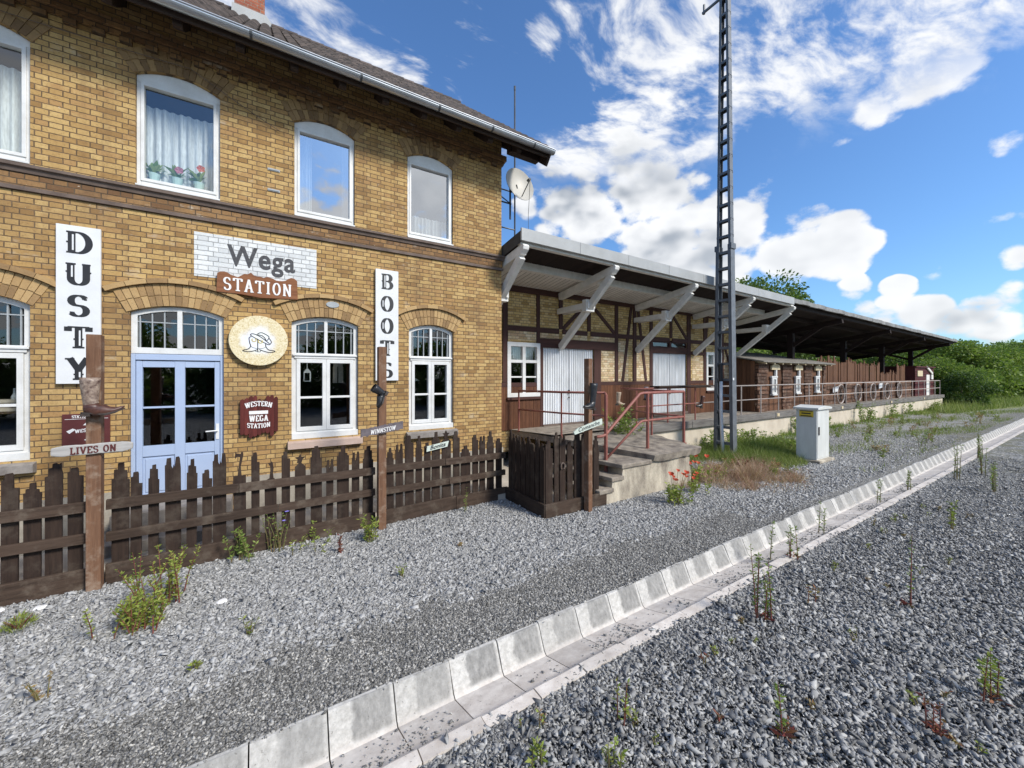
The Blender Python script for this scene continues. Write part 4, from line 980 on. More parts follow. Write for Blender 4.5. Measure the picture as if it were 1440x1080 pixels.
for x in (19.35, 25.25, 31.15, 37.05):
    q = MB(); zt = roof_z(x,WY)-.22
    q.box(x-.11,x+.11,WY-.11,WY+.11,.83,zt-.1); q.bar((x,6.0,roof_z(x,6.0)-.30),(x,11.1,roof_z(x,11.1)-.30),.16,.2)
    q.bar((x,WY,zt-.75),(x,6.7,roof_z(x,6.7)-.36),.12,.14); q.bar((x,WY,zt-.75),(x,9.0,roof_z(x,9.0)-.36),.12,.14)
    
    q.build('canopy_post', M['soffitdark'], CN)

# ================================================================== PLATFORM AND STEPS
PZ = .82
PF = empty('loading_platform', (22, 6.5, 0), 'long raised loading platform with cream wall and grey edge beam', 'platform')
q = MB(); q.box(7.62,38.2,6.53,12.5,-.3,PZ-.004); q.add([(4.64,7.9,PZ-.002),(4.86,7.79,PZ-.002),(5.2,6.55,PZ-.002),(7.6,6.55,PZ-.002),(7.6,7.9,PZ-.002)],[(0,1,2,3,4)])
q.build('deck', M['slab'], PF)
q = MB(); q.box(7.63,38.15,6.515,6.56,-.3,PZ-.19); q.build('wall', M['platwall'], PF)
q = MB(); x = 7.62; rr = random.Random(4)
while x < 38.2:
    b = min(x+2.4, 38.22); j = rr.uniform(-.008,.008); q.box(x+.004,b-.004,6.44+j,6.60,PZ-.185+j,PZ+.012+j); x += 2.4
q.build('edge_beam', M['coping'], PF, bevel=.012)
# row of small white plates on the edge beam
for i, x in enumerate((14.9, 20.6, 27.1, 33.2)):
    q = MB(); q.box(x,x+.17,6.415,6.437,PZ-.135,PZ-.03); q.box(x+.03,x+.14,6.412,6.4145,PZ-.095,PZ-.07); o = q.build('platform_plate', M['cream'], None, origin=(x,6.43,PZ-.1)); tag(o, ['white plate on the platform edge just left of the grey cabinet','white plate on the platform edge right of the grey cabinet','white plate on the platform edge under the wagon wheels','farthest white plate on the platform edge near the dark red hut'][i], 'plate', 'white plates on the platform edge')

LS = empty('concrete_steps', (5.8, 5.2, 0), 'old concrete steps and broken edged landing slab with stained wall', 'steps')
def sz(y): return PZ-.004 - (0 if y > 6.5 else (6.5-y)*.064)
ed = []; rr = random.Random(12)
for i in range(15):                                           # ragged right and front edges
    ed.append((5.80+1.39*i/14, 4.44+rr.uniform(-.012,.012)))
for i in range(9): ed.append((7.22+rr.uniform(-.05,.09)+.3*i/8, 4.5+2.0*i/8))
poly = [(4.90,7.78)] + ed + [(7.6,7.78)]
q = MB(); n = len(poly); vs = [(x,y,sz(y)) for x,y in poly] + [(x+(.0),y+(.03 if y < 4.6 else 0),sz(y)-.115+rr.uniform(-.02,.02)) for x,y in poly]
q.add(vs, [tuple(range(n)), tuple(range(2*n-1,n-1,-1))]+[(i,n+i,n+(i+1)%n,(i+1)%n) for i in range(n)])
q.build('slab', M['slab'], LS)
q = MB(); q.prism([(4.551,-.2),(6.95,-.2),(7.0,.18),(6.93,.42),(6.95,.58),(5.30,.585),(5.07,.54),(5.05,.385),(4.82,.37),(4.80,.20),(4.57,.19),(4.55,-.2)], lambda u,v,t: (u+(.22*t if 4.9<u<6 else 0), 4.52+1.95*t, v)); q.build('wall', M['concrete'], LS)
for k, (xa, zt) in enumerate(((4.50,.25),(4.78,.42),(5.02,.605))):
    q = MB(); xb = (4.83,5.07,5.80)[k]
    q.add([(xa,4.49,zt-.075),(xb,4.49,zt-.075),(xb+-.25,6.0,zt-.075),(xa-.25,6.0,zt-.075),(xa,4.49,zt),(xb,4.49,zt),(xb-.25,6.0,zt),(xa-.25,6.0,zt)],[(0,3,2,1),(4,5,6,7),(0,1,5,4),(1,2,6,5),(2,3,7,6),(3,0,4,7)])
    q.build('step', M['slab'], LS, bevel=.015)
q = MB(); q.bar((6.45,6.2,.60),(7.75,5.6,.56),.18,.12); 
o = q.build('loose_beam', M['coping'], None, origin=(7.1,5.9,.5)) if 0 else None

# railings
HR = empty('landing_railing', (6.2, 5.2, .7), 'red tubular hand railing around the concrete landing and steps', 'railing')
q = MB(); r_ = .024
q.tube([(4.96,7.55,1.745),(5.28,6.39,1.745),(5.57,5.41,1.76)],r_,8); q.tube([(4.96,7.55,1.31),(5.28,6.39,1.30),(5.57,5.41,1.31)],.019,8)
q.tube([(7.32,4.9,1.765),(6.05,4.9,1.765),(5.95,4.9,1.75),(5.06,4.9,1.06),(4.98,4.9,1.035),(4.80,4.9,1.03)],.027,8)
q.tube([(7.32,4.9,1.245),(6.02,4.9,1.235),(5.93,4.9,1.20),(5.06,4.9,.62)],.022,8)
q.tube([(7.32,4.9,1.765),(7.30,5.68,1.765),(7.5,6.5,1.765)],.024,8); q.tube([(7.32,4.9,1.25),(7.30,5.68,1.25),(7.5,6.5,1.26)],.019,8)
q.tube([(5.57,5.41,1.76),(5.06,4.9,1.76)],.02,8)
q.build('hand_rail', M['redrail'], HR, smooth=True)
for x, y, z0, z1, rad in ((4.96,7.55,.80,1.745,.02),(5.28,6.39,.79,1.745,.02),(5.57,5.41,.72,1.76,.024),(5.06,4.9,.2,1.765,.03),(6.18,4.9,.69,1.765,.03),(7.32,4.9,.69,1.765,.028),(7.30,5.68,.73,1.765,.024)):
    q = MB(); q.tube([(x,y,z0),(x,y,z1)],rad,8); q.tube([(x,y,z0-.01),(x,y,z0+.015)],rad*2,8); q.build('post', M['redrail'], HR, smooth=False)
PR = empty('platform_railing', (22, 6.62, PZ), 'long two rail railing along the front of the loading platform', 'railing')
q = MB(); q.tube([(7.9,6.62,1.76),(10.4,6.62,1.765)],.022,8); q.tube([(7.9,6.62,1.30),(10.4,6.62,1.30)],.017,8); q.tube([(7.95,6.62,1.76),(8.0,7.2,1.76)],.02,8); q.build('hand_rail', M['redrail'], PR, smooth=True)
q = MB(); q.tube([(10.4,6.62,1.765),(38.0,6.62,1.76)],.022,8); q.tube([(10.4,6.62,1.30),(38.0,6.62,1.28)],.018,8); q.build('hand_rail', M['greyrail'], PR, smooth=True)
x = 7.92; k = 0
while x < 38.1:
    q = MB(); q.tube([(x,6.62,PZ-.003),(x,6.62,1.765)],.02,6); q.build('post', M['redrail'] if x < 11 else M['greyrail'], PR); x += 1.255
q = MB(); q.box(8.6,11.2,6.45,6.75,1.785,1.82); q.build('shelf_board', M['soffit'], PR)

# ================================================================== HUT, PALISADE, END HUT ON THE PLATFORM
HU = empty('log_hut', (17.3, 7.3, PZ), 'brown log sided hut with three narrow white windows on the platform', 'hut')
HX0, HX1, HYF, HYB = 14.45, 20.2, 6.88, 7.70
q = MB(); rr = random.Random(2)
hw = [(15.40,16.05),(17.30,17.95),(19.10,19.75)]
segs = [(HX0,hw[0][0]-.25),(hw[0][1]+.25,hw[1][0]-.25),(hw[1][1]+.25,hw[2][0]-.25),(hw[2][1]+.2,HX1)]
for xa, xb in segs:
    z = PZ; q = MB()
    while z < 2.5:
        j = rr.uniform(0,.05); q.box(xa+rr.uniform(-.03,.03),xb+rr.uniform(-.03,.03),HYF-.02-j,HYF+.05,z+.006,min(z+.115,2.53)); z += .125
    q.build('log_siding', M['logsiding'], HU)
q = MB()
for xa, xb in ((hw[0][0]-.25,hw[0][1]+.25),(hw[1][0]-.25,hw[1][1]+.25),(hw[2][0]-.25,hw[2][1]+.25)):
    x = xa
    while x < xb-.02: q.box(x+.003,min(x+.12,xb)-.003,HYF-.0,HYF+.05,PZ,2.55); x += .12
y = HYF+.05
while y < 9.4: q.box(HX0-.02,HX0+.02,y+.003,y+.137,PZ,2.60+.24*(y-HYF)); q.box(HX1-.02,HX1+.02,y+.003,y+.137,PZ,2.60+.2*(y-HYF)); y += .14
q.box(HX0,HX1,9.35,9.4,PZ,2.9); q.build('plank_wall', M['palisade'], HU)
for xa, xb in hw:
    q = MB(); x1 = xa+.36; rect_ring(q, xa,x1,1.43,2.02,.09,.06,HYF-.09,HYF-.03); q.box(xa-.06,x1+.03,HYF-.1,HYF-.03,2.022,2.08); q.box(x1-.10,x1+.0,HYF-.09,HYF-.03,2.082,2.30); q.box(xa-.03,x1+.04,HYF-.12,HYF-.02,1.38,1.428); q.box((xa+x1)/2-.012,(xa+x1)/2+.012,HYF-.08,HYF-.04,1.49,1.96)
    o = q.build('window', M['white'], HU); pane(xa+.05,x1-.05,1.47,1.98,HYF-.045,o)
    q = MB(); pts = [(xa-.04,2.31),(x1+.22,2.31),(x1+.22,2.42)]+[(xa+.27+.31*cos(a)*1.0,2.42+.10*sin(a)) for a in np.linspace(0.1,pi-.1,9)]+[(xa-.04,2.42)]
    q.prism(pts, lambda u,v,t: (u, HYF-.09+.06*t, v)); q.build('window_hood', M['cream'], o)
q = MB(); q.add([(HX0-.15,HYF-.3,2.56),(HX1+.25,HYF-.3,2.56),(HX1+.25,9.6,3.16),(HX0-.15,9.6,3.16),(HX0-.15,HYF-.3,2.60),(HX1+.25,HYF-.3,2.60),(HX1+.25,9.6,3.20),(HX0-.15,9.6,3.20)],[(0,3,2,1),(4,5,6,7),(0,1,5,4),(1,2,6,5),(2,3,7,6),(3,0,4,7)])
hr_ = q.build('roof', M['hutroof'], HU)
q = MB()
for x in np.arange(HX0+.1, HX1+.1, .62): q.prism([(HYF-.26,2.50),(HYF-.26,2.558),(HYF+.1,2.64),(HYF+.1,2.56)], lambda u,v,t: (x+.07*t, u, v))
q.build('rafter', M['cream'], hr_)

PL = empty('palisade', (25.5, 7.2, PZ), 'tall red brown palisade of pointed planks on the platform', 'palisade')
rr = random.Random(6); x = 20.5; k = 0
while x < 33.2:
    w = rr.uniform(.13,.24); h = 2.80+rr.uniform(-.06,.10)+(.16 if rr.random()<.25 else 0) - (.45 if 28.7 < x < 31.6 else 0) - (.012*(x-20)); q = MB(); y = 7.25+rr.uniform(0,.05); s_ = rr.uniform(.2,.8)
    if rr.random() < .6: top = [(x+w,h-.10),(x+w*s_,h),(x,h-.08)]
    else: top = [(x+w,h),(x+w*.5,h-.02),(x+w*.45,h-.12),(x,h-.13)]
    q.prism([(x,PZ),(x+w,PZ)]+top, lambda u,v,t: (u, y+.03*t, v)); q.build('plank', M['palisade'], PL); x += w+rr.uniform(.0,.008); k += 1
LW = MB(); rr = random.Random(9); z = PZ
while z < 1.72: LW.box(20.3,33.4,6.98-rr.uniform(0,.03),7.04,z+.008,z+.155); z += .165
for x in (20.35, 22.6, 25.0, 27.6, 30.2, 33.2): LW.box(x,x+.12,6.90,6.97,PZ,1.80)
o = LW.build('low_plank_wall', M['logsiding'], None, origin=(26.8,7.0,PZ)); tag(o, 'low brown plank wall behind the wheels on the platform', 'wall')
def wheel(x, r, y, lab, first=[None]):
    if first[0] is None:
        e = empty('wagon_wheel', (x,y,PZ+r+.02), lab, 'wheel', 'wagon wheels leaning on the low plank wall')
        q = MB(); q.tube([(x+r*cos(a),y,PZ+r+.02+r*sin(a)) for a in np.linspace(0,2*pi,33)],.028,6,cap=False); q.build('rim', M['greyrail'], e)
        q = MB()
        for k in range(10): a = 2*pi*k/10; q.tube([(x+.05*cos(a),y,PZ+r+.02+.05*sin(a)),(x+r*cos(a),y,PZ+r+.02+r*sin(a))],.012,5)
        q.build('spoke', M['iron'], e); q = MB(); q.tube([(x,y-.06,PZ+r+.02),(x,y+.05,PZ+r+.02)],.06,10); q.build('hub', M['iron'], e); first[0] = e
    else:
        e = copy_tree(first[0]); e.location = (x,y,PZ+r+.02); e['label'] = lab
for i, x in enumerate((21.9,24.0,26.1,28.3,30.4)): wheel(x, .42, 6.86, ['leftmost pale rimmed wagon wheel, next to the hut','second wagon wheel from the log hut','middle wagon wheel of five by the plank wall','fourth wagon wheel from the log hut','farthest wagon wheel, nearest the dark red hut'][i])
for i, (x, z, w, h) in enumerate(((21.0,1.35,.55,.22),(26.95,1.42,.5,.25))):
    q = MB(); q.prism([(x,z),(x+w,z+.05),(x+w+.02,z+h+.04),(x+.02,z+h)], lambda u,v,t: (u, 6.84+.03*t, v)); q.box(x+.08,x+w-.08,6.835,6.8395,z+h*.45,z+h*.6)
    o = q.build('small_sign', M['signwhite'], None, origin=(x,6.87,z)); tag(o, 'small white tilted sign on the low plank wall ' + ('left of the first wheel','between the wheels')[i], 'sign', 'small white signs on the plank wall')
EH = empty('dark_red_hut', (35.6, 7.2, PZ), 'small dark red boarded hut with white door at the platform end', 'hut')
q = MB(); z = PZ
while z < 2.55: q.box(33.6,37.9,6.88,6.95,z+.006,z+.14); z += .15
for xx in (33.58,37.88): q.box(xx,xx+.05,6.95,8.6,PZ,2.6)
q.box(33.5,38.0,6.8,8.7,2.6,2.68); q.build('wall', M['oxblood'], EH)
q = MB(); q.box(36.0,36.75,6.85,6.878,PZ,2.15); q.build('door', M['whiteold'], EH)
q = MB(); q.prism([(35.9,2.6),(37.3,2.15),(37.35,2.28),(36.0,2.72)], lambda u,v,t: (u, 6.80+.06*t, v)); q.box(37.05,37.5,6.82,6.878,1.85,2.15); q.build('awning', M['whiteold'], EH)
q = MB(); q.box(34.0,35.1,6.84,6.878,2.05,2.4); o = q.build('cream_board', M['cream'], None, origin=(34.5,6.87,2.05)); tag(o, 'cream notice board on the dark red hut', 'board')
# boots hung on rails --------------------------------------------------
def boot(name, label, loc, h, L, mats, rot=(0,0,0), curl=.03, wsc=1.0, pointed=.9):
    """a boot standing with its toe along +X; origin at sole under the ankle"""
    e = empty(name, loc, label, 'boot'); e.rotation_euler = rot
    n = 14
    def ring(cx, cz, a, rx, ry):     # ring around a centre, tilted by a from horizontal towards vertical
        return [(cx + cos(t_)*rx*cos(a), sin(t_)*ry*wsc, cz - cos(t_)*rx*sin(a)*-1) for t_ in [2*pi*k/n for k in range(n)]]
    def rg(cx, cz, tilt, rx, ry):
        return [(cx + rx*cos(t_)*cos(tilt), ry*wsc*sin(t_), cz + rx*cos(t_)*sin(tilt)) for t_ in [2*pi*k/n for k in range(n)]]
    s_ = L/.30
    def put(mb, nm, mat, smooth=True):
        me = bpy.data.meshes.new(nm); me.from_pydata([tuple(v) for v in mb.v], [], mb.f); me.materials.append(mat)
        if smooth: me.shade_smooth()
        o = bpy.data.objects.new(nm, me); COL.objects.link(o); o.parent = e; return o
    q = MB(); q.loft([rg(-.005*s_,h*.99,0,.060*s_,.052), rg(-.005*s_,h,.0,.066*s_,.057), rg(-.006*s_,h*.9,.0,.068*s_,.058), rg(-.006*s_,h*.6,.0,.058*s_,.05), rg(-.004*s_,h*.38,.05,.05*s_,.044), rg(.0,h*.30,.2,.052*s_,.042)], cap=False)
    q.add(rg(-.005*s_,h*.93,0,.058*s_,.05), [tuple(range(n))]); put(q, 'shaft', mats[0])
    q = MB(); q.loft([rg(-.002,h*.31,.1,.050*s_,.041), rg(.002*s_,h*.22,.25,.057*s_,.042), rg(.018*s_,.065,.5,.072*s_,.043), rg(.055*s_,.050,.95,.062*s_,.046), rg(.105*s_,.040,1.25,.042*s_,.048), rg(.155*s_,.030+curl*.3,1.45,.028*s_,.042*pointed), rg(.195*s_,.026+curl*.8,1.6,.017*s_,.024*pointed), rg(.215*s_,.026+curl*1.1,1.6,.006*s_,.008)], cap=True); put(q, 'vamp', mats[1])
    q = MB(); so = [(-.062*s_,.016),(-.045*s_,.036),(.03*s_,.034),(.10*s_,.048),(.15*s_,.042*pointed),(.20*s_,.020*pointed),(.218*s_,0)]
    pts = so + [(x,-y) for x,y in so[::-1][1:]]
    def zf(x): return .022 if x < 0 else (.022-.022*min(1,x/.09/s_) + max(0,(x/s_-.10))*curl*9)
    q.add([(x,y,zf(x)+.014) for x,y in pts]+[(x,y,zf(x)) for x,y in pts], [tuple(range(len(pts)))[::-1], tuple(range(len(pts),2*len(pts)))]+[(i,(i+1)%len(pts),len(pts)+(i+1)%len(pts),len(pts)+i) for i in range(len(pts))])
    q.box(-.062*s_,.0,-.032,.032,-.006,.022); put(q, 'sole', M['iron'], False)
    return e
boot('cowboy_boot', 'brown patterned cowboy boot with turned up toe on the left post', (-1.425,5.295,1.715), .365, .325, (M['leather_snake'],M['leather_brown']), curl=.05)
boot('work_boot', 'black work boot hung toe down on the post before the white BOOTS board', (1.345,5.30,1.83), .20, .27, (M['leather_black'],M['leather_black']), rot=(.15,1.0,radians(200)), curl=.0, pointed=1.3)
boot('riding_boot', 'tall black riding boot on the post beside the steps', (4.14,4.29,1.585), .40, .29, (M['leather_black'],M['leather_black']), rot=(0,-.08,radians(188)), curl=.02)
boot('rail_boot', 'pale tan boot hung on the railing left of the grey boot', (7.55,6.9,1.34), .34, .27, (M['leather_tan'],M['leather_tan']), rot=(0,.1,radians(-20)))
boot('rail_boot', 'blue grey boot hung on the railing above the leafy bush', (8.75,7.0,1.43), .36, .28, (M['leather_grey'],M['leather_grey']), rot=(0,.05,radians(-30)))
boot('rail_boot', 'dark boot hanging on the railing left of the tall mast', (10.6,6.56,1.16), .36, .28, (M['leather_brown'],M['leather_black']), rot=(0,-.2,radians(160)))

# ================================================================== PICKET FENCES
PK = [(-3.1,-2.98,1.15,'c'),(-2.95,-2.83,1.1,'l'),(-2.8,-2.68,1.22,'f'),(-2.65,-2.53,1.12,'r'),(-2.5,-2.38,1.2,'c'),(-2.35,-2.23,1.1,'l'),(-2.2,-2.09,1.18,'f'),(-2.056,-1.952,1.197,'l'),(-1.922,-1.812,1.09,'c'),(-1.79,-1.678,1.255,'r'),(-1.643,-1.539,1.195,'l'),(-1.34,-1.209,1.202,'c'),(-1.199,-1.113,1.093,'l'),(-1.063,-0.979,1.15,'c'),(-0.928,-0.799,1.213,'f'),(-0.751,-0.66,1.172,'c'),(-0.616,-0.528,1.035,'l'),(-0.522,-0.398,1.206,'f'),(-0.332,-0.209,0.925,'t'),(-0.16,-0.075,1.178,'l'),(-0.025,0.1,0.845,'b'),(0.152,0.244,1.156,'l'),(0.295,0.417,0.997,'s'),(0.473,0.606,1.188,'c'),(0.656,0.742,0.997,'f'),(0.785,0.936,1.154,'c'),(0.972,1.069,1.06,'f'),(1.116,1.253,1.122,'c'),(1.44,1.541,1.063,'c'),(1.569,1.676,1.106,'f'),(1.707,1.836,1.217,'l'),(1.869,1.968,1.198,'c'),(2.001,2.103,1.085,'l'),(2.123,2.254,1.235,'c'),(2.289,2.44,1.131,'s'),(2.482,2.594,1.218,'l'),(2.613,2.782,0.973,'c'),(2.825,2.93,1.133,'l'),(2.957,3.061,1.102,'f'),(3.101,3.231,1.167,'c'),(3.273,3.388,1.033,'l')]
def profile(w, zb, zt, kind, rr):
    """local outline of one sawn picket, u from 0 to w"""
    s1, s2 = rr.uniform(.05,.10), rr.uniform(.03,.13)
    b = [(rr.uniform(0,.004),zb),(w-rr.uniform(0,.004),zb)]
    if kind == 'l': return b+[(w,zt-s1-s2*.4),(w*.70,zt-s1-s2*.4+.004),(w*.68,zt-.02),(w*.60,zt),(w*.22,zt-.004),(w*.20,zt-s1*.6),(.0,zt-s1*.65)]
    if kind == 'r': return b+[(w,zt-.10),(w*.95,zt-.07),(w*.93,zt+.0),(w*.80,zt-.018),(w*.62,zt),(w*.45,zt-.004),(w*.43,zt-s2*.4),(w*.2,zt-s2*.45),(w*.18,zt-.12),(0,zt-.125)]
    if kind == 'c': return b+[(w,zt-s1-s2),(w*.88,zt-s1-s2+.004),(w*.86,zt-s1),(w*.70,zt-s1+.004),(w*.68,zt),(w*.36,zt-.004),(w*.34,zt-s1*.8),(w*.14,zt-s1*.8),(w*.12,zt-s1-s2*.8),(0,zt-s1-s2*.8)]
    if kind == 'f': return b+[(w,zt-.13),(w*.94,zt-.02),(w*.88,zt),(w*.70,zt-.004),(w*.62,zt-.12),(w*.55,zt-.085),(w*.48,zt-.13),(w*.40,zt-.10),(w*.38,zt-.008),(w*.12,zt-.012),(w*.08,zt-.08),(0,zt-.085)]
    if kind == 't': return b+[(w,zt),(w*.66,zt-.01),(w*.60,zt+.10),(w*.80,zt+.23),(w*.78,zt+.27),(w*.66,zt+.275),(w*.58,zt+.25),(w*.26,zt+.26),(w*.20,zt+.285),(w*.14,zt+.22),(w*.2,zt+.20),(w*.30,zt+.225),(w*.54,zt+.215),(w*.34,zt-.005),(0,zt)]
    if kind == 'b': return b+[(w,zt-.03),(w*.76,zt),(w*.72,zt+.05),(w*.76,zt+.13),(w*.70,zt+.19),(w*.58,zt+.205),(w*.50,zt+.18),(w*.30,zt+.19),(w*.46,zt+.15),(w*.50,zt+.10),(w*.44,zt+.05),(w*.40,zt),(w*.12,zt-.02),(0,zt-.05)]
    st = []; cx_, cz_ = w*.48, zt+.05
    for i in range(10): a = radians(-54+36*i); r_ = .062 if i % 2 == 0 else .028; st.append((cx_+r_*cos(a), cz_+r_*sin(a)))
    return b+[(w,zt-.06),(w*.72,zt-.02),(w*.6,zt-.005)]+st[1:9]+[(w*.36,zt-.005),(w*.2,zt-.03),(0,zt-.05)]
def fy(x): return 5.50+.0365*(x+1.45)
rr = random.Random(21)
def fence(label, xa, xb, zr, parts, group='dark picket fences in front of the station'):
    e = empty('picket_fence', ((xa+xb)/2, fy((xa+xb)/2), 0), label, 'fence', group)
    for (x0, x1, zt, k) in parts:
        w = x1-x0; q = MB(); dy = rr.uniform(0,.006); sh = rr.uniform(-.006,.006)
        q.prism(profile(w,.10+rr.uniform(0,.05),zt,k,rr), lambda u,v,t: (x0+u+sh*(v-.6), fy(x0+u)+.004+dy+.024*t, v)); q.build('picket', M['picket'], e)
    for (a, b, h) in zr:      # rails: heights at both ends
        q = MB(); n = 2; x_ = xa
        cuts = [xa, xa+(xb-xa)*rr.uniform(.4,.6), xb]
        for (p, r_), j in zip(zip(cuts, cuts[1:]), (0,.006)):
            za = a+(b-a)*(p-xa)/(xb-xa); zb = a+(b-a)*(r_-xa)/(xb-xa)
            q.bar((p+.002,fy(p)-.022-j,za),(r_-.002,fy(r_)-.022-j,zb),.045,h)
        q.build('rail', M['rail'], e, bevel=.004)
    q = MB()
    for p, r_ in ((xa,(xa+xb)/2+.1),((xa+xb)/2+.104,xb)): q.bar((p,fy(p)-.03,.105),(r_,fy(r_)-.03,.105+rr.uniform(-.01,.01)),.045,.20)
    q.build('base_board', M['rail'], e, bevel=.006)
    return e
fence('dark creosoted picket fence stretch left of the brown post with LIVES ON', -3.1, -1.49, [(.815,.805,.10),(.52,.495,.095)], [p for p in PK if p[0] < -1.5])
fence('longest dark picket fence stretch in front of the blue door, between two brown posts', -1.37, 1.27, [(.80,.775,.10),(.475,.483,.09)], [p for p in PK if -1.5 < p[0] < 1.3])
fence('dark picket fence stretch right of the middle post with a small pale sign', 1.38, 3.43, [(.78,.745,.10),(.465,.455,.09)], [p for p in PK if p[0] > 1.3])
SF = empty('picket_fence', (3.46,5.1,0), 'dark picket fence side running from the wall line out towards the gravel', 'fence', 'dark picket fences in front of the station')
y = 5.60; kk = 0; tops = [1.19,1.13,1.12,1.10,1.14,1.05,1.15,1.08,1.12,1.06,1.1]
while y > 4.62:
    w = rr.uniform(.085,.125); q = MB(); zt = tops[kk%11]; kd = 'lcfclrfcl'[kk%9]
    q.prism(profile(w,.12,zt,kd,rr), lambda u,v,t: (3.47+.024*t, y-w+u, v)); q.build('picket', M['picket'], SF); y -= w+rr.uniform(.012,.03); kk += 1
q = MB(); q.bar((3.44,5.64,.11),(3.44,4.535,.105),.04,.20); q.build('base_board', M['raily'], SF, bevel=.005)
q = MB(); q.bar((3.53,5.64,.82),(3.53,4.6,.82),.045,.09); q.bar((3.53,5.64,.5),(3.53,4.6,.5),.045,.09); q.build('rail', M['raily'], SF)
FF = empty('picket_fence', (4.05,4.55,0), 'dark picket fence front section with horseshoe beside the concrete steps', 'fence', 'dark picket fences in front of the station')
x = 3.49; kk = 0; tops = [1.13,1.24,1.19,1.08,1.27,1.20,1.02,1.12,1.16,1.2,1.28]
while x < 4.55:
    w = rr.uniform(.075,.13) if kk else .13; q = MB(); zt = tops[kk%11]; kd = 'lcflcrfclfr'[kk%11]
    q.prism(profile(w,.15,zt,kd,rr), lambda u,v,t: (x+u, 4.585+.024*t-.01*(x-3.5), v)); q.build('picket', M['picket'], FF); x += w+rr.uniform(.012,.035); kk += 1
q = MB(); q.bar((3.44,4.545,.105),(4.66,4.515,.105),.045,.20); q.build('base_board', M['rail'], FF, bevel=.006)
q = MB(); q.bar((3.5,4.64,.82),(4.6,4.62,.82),.045,.09); q.bar((3.5,4.64,.5),(4.6,4.62,.5),.045,.09); q.build('rail', M['rail'], FF)
q = MB(); q.tube([(3.80+.035*cos(a),4.565,.72+.05*sin(a)) for a in np.linspace(radians(-60),radians(240),14)],.011,6); o = q.build('horseshoe', M['cornice'], None, origin=(3.8,4.57,.67)); tag(o, 'small rusty horseshoe nailed to the front picket fence section', 'horseshoe')

# sign posts and what they carry
def post(label, x, y, h, w=.105, rot=0):
    q = MB(); q.prism([(-w/2,-w/2),(w/2,-w/2),(w/2,w/2),(-w/2,w/2)], lambda u,v,t: (u+.004*t, v, -.15+(h+.15)*t)); 
    o = q.build('sign_post', M['post'], None, origin=(0,0,0), bevel=.007); o.location = (x,y,0); o.rotation_euler = (0,0,rot); tag(o, label, 'post', 'tall brown posts with boots'); return o
post('tall brown post with cowboy boot and driftwood sign LIVES ON', -1.43, 5.41, 2.50)
post('middle tall brown post standing before the white BOOTS board', 1.325, 5.44, 2.49)
post('tall brown post with riding boot beside the concrete steps', 4.20, 4.44, 2.36, .095, radians(8))
q = MB(); rr = random.Random(15); tp_, bt = [], []
for i in range(15):
    u = i/14; x = -1.70+.56*u; e_ = .018*(1-min(1,min(u,1-u)*9)); zc = 1.385+.012*u; tp_.append((x, zc+.048-e_+rr.uniform(-.003,.003))); bt.append((x, zc-.05+e_+rr.uniform(-.003,.003)))
q.prism(bt+tp_[::-1], lambda u,v,t: (u, 5.325+.03*t, v)); o = q.build('driftwood_sign', M['greywood'], None, origin=(-1.42,5.35,1.33), bevel=.008); tag(o, 'silvery driftwood sign lettered LIVES ON nailed to the left post', 'sign')
lt = MB(); wall_text(lt, 'LIVES ON', -1.415, 1.355, .065, 5.3245, sx=.82, thick=.20, thin=.12, d=.004, warp=lambda x,z: (x, z+.02*x)); lt.build('lettering', M['maroonflat'], o)
q = MB(); tp_, bt = [], []
for i in range(22):
    u = i/21; x = 1.04+.555*u; zc = 1.335+.075*u; tp_.append((x, zc+.055+rr.uniform(-.010,.006))); bt.append((x, zc-.052+rr.uniform(-.006,.010)))
q.prism(bt+tp_[::-1], lambda u,v,t: (u, 5.345+.03*t, v)); o = q.build('plank_sign', M['mauvewood'], None, origin=(1.32,5.37,1.3)); tag(o, 'weathered mauve grey plank sign lettered WINNSTOW on the middle post', 'sign')
lt = MB(); wall_text(lt, 'WINNSTOW', 1.322, 1.338, .058, 5.341, sx=.80, thick=.19, thin=.09, d=.003, warp=lambda x,z: (x+.15*z, z+.135*x)); lt.build('lettering', M['letterwhite'], o)
q = MB(); q.prism([(3.84,1.225),(4.40,1.345),(4.395,1.43),(3.90,1.315),(3.82,1.265)], lambda u,v,t: (u, 4.335+.022*t, v)); o = q.build('arrow_sign', M['palegreen'], None, origin=(4.12,4.36,1.25)); tag(o, 'pale mint pointed sign with script lettering on the post by the steps', 'sign')
font_text('lettering', 'Comanche', .085, M['steel'], o, (4.12,4.333,1.305), rot=(pi/2,radians(-12),0), shear=.3, sx=1.15)
q = MB(); q.prism([(2.02,.955),(2.36,1.0),(2.385,1.085),(2.03,1.035)], lambda u,v,t: (u, fy(u)-.035+.02*t, v)); o = q.build('name_sign', M['palegreen'], None, origin=(2.2,5.62,.96)); tag(o, 'small pale sign with script lettering hung on the picket fence', 'sign')
font_text('lettering', 'Bonita', .085, M['steel'], o, (2.2,fy(2.2)-.037-.006,1.0), rot=(pi/2,radians(-8),radians(2.1)), shear=.35, sx=1.1)

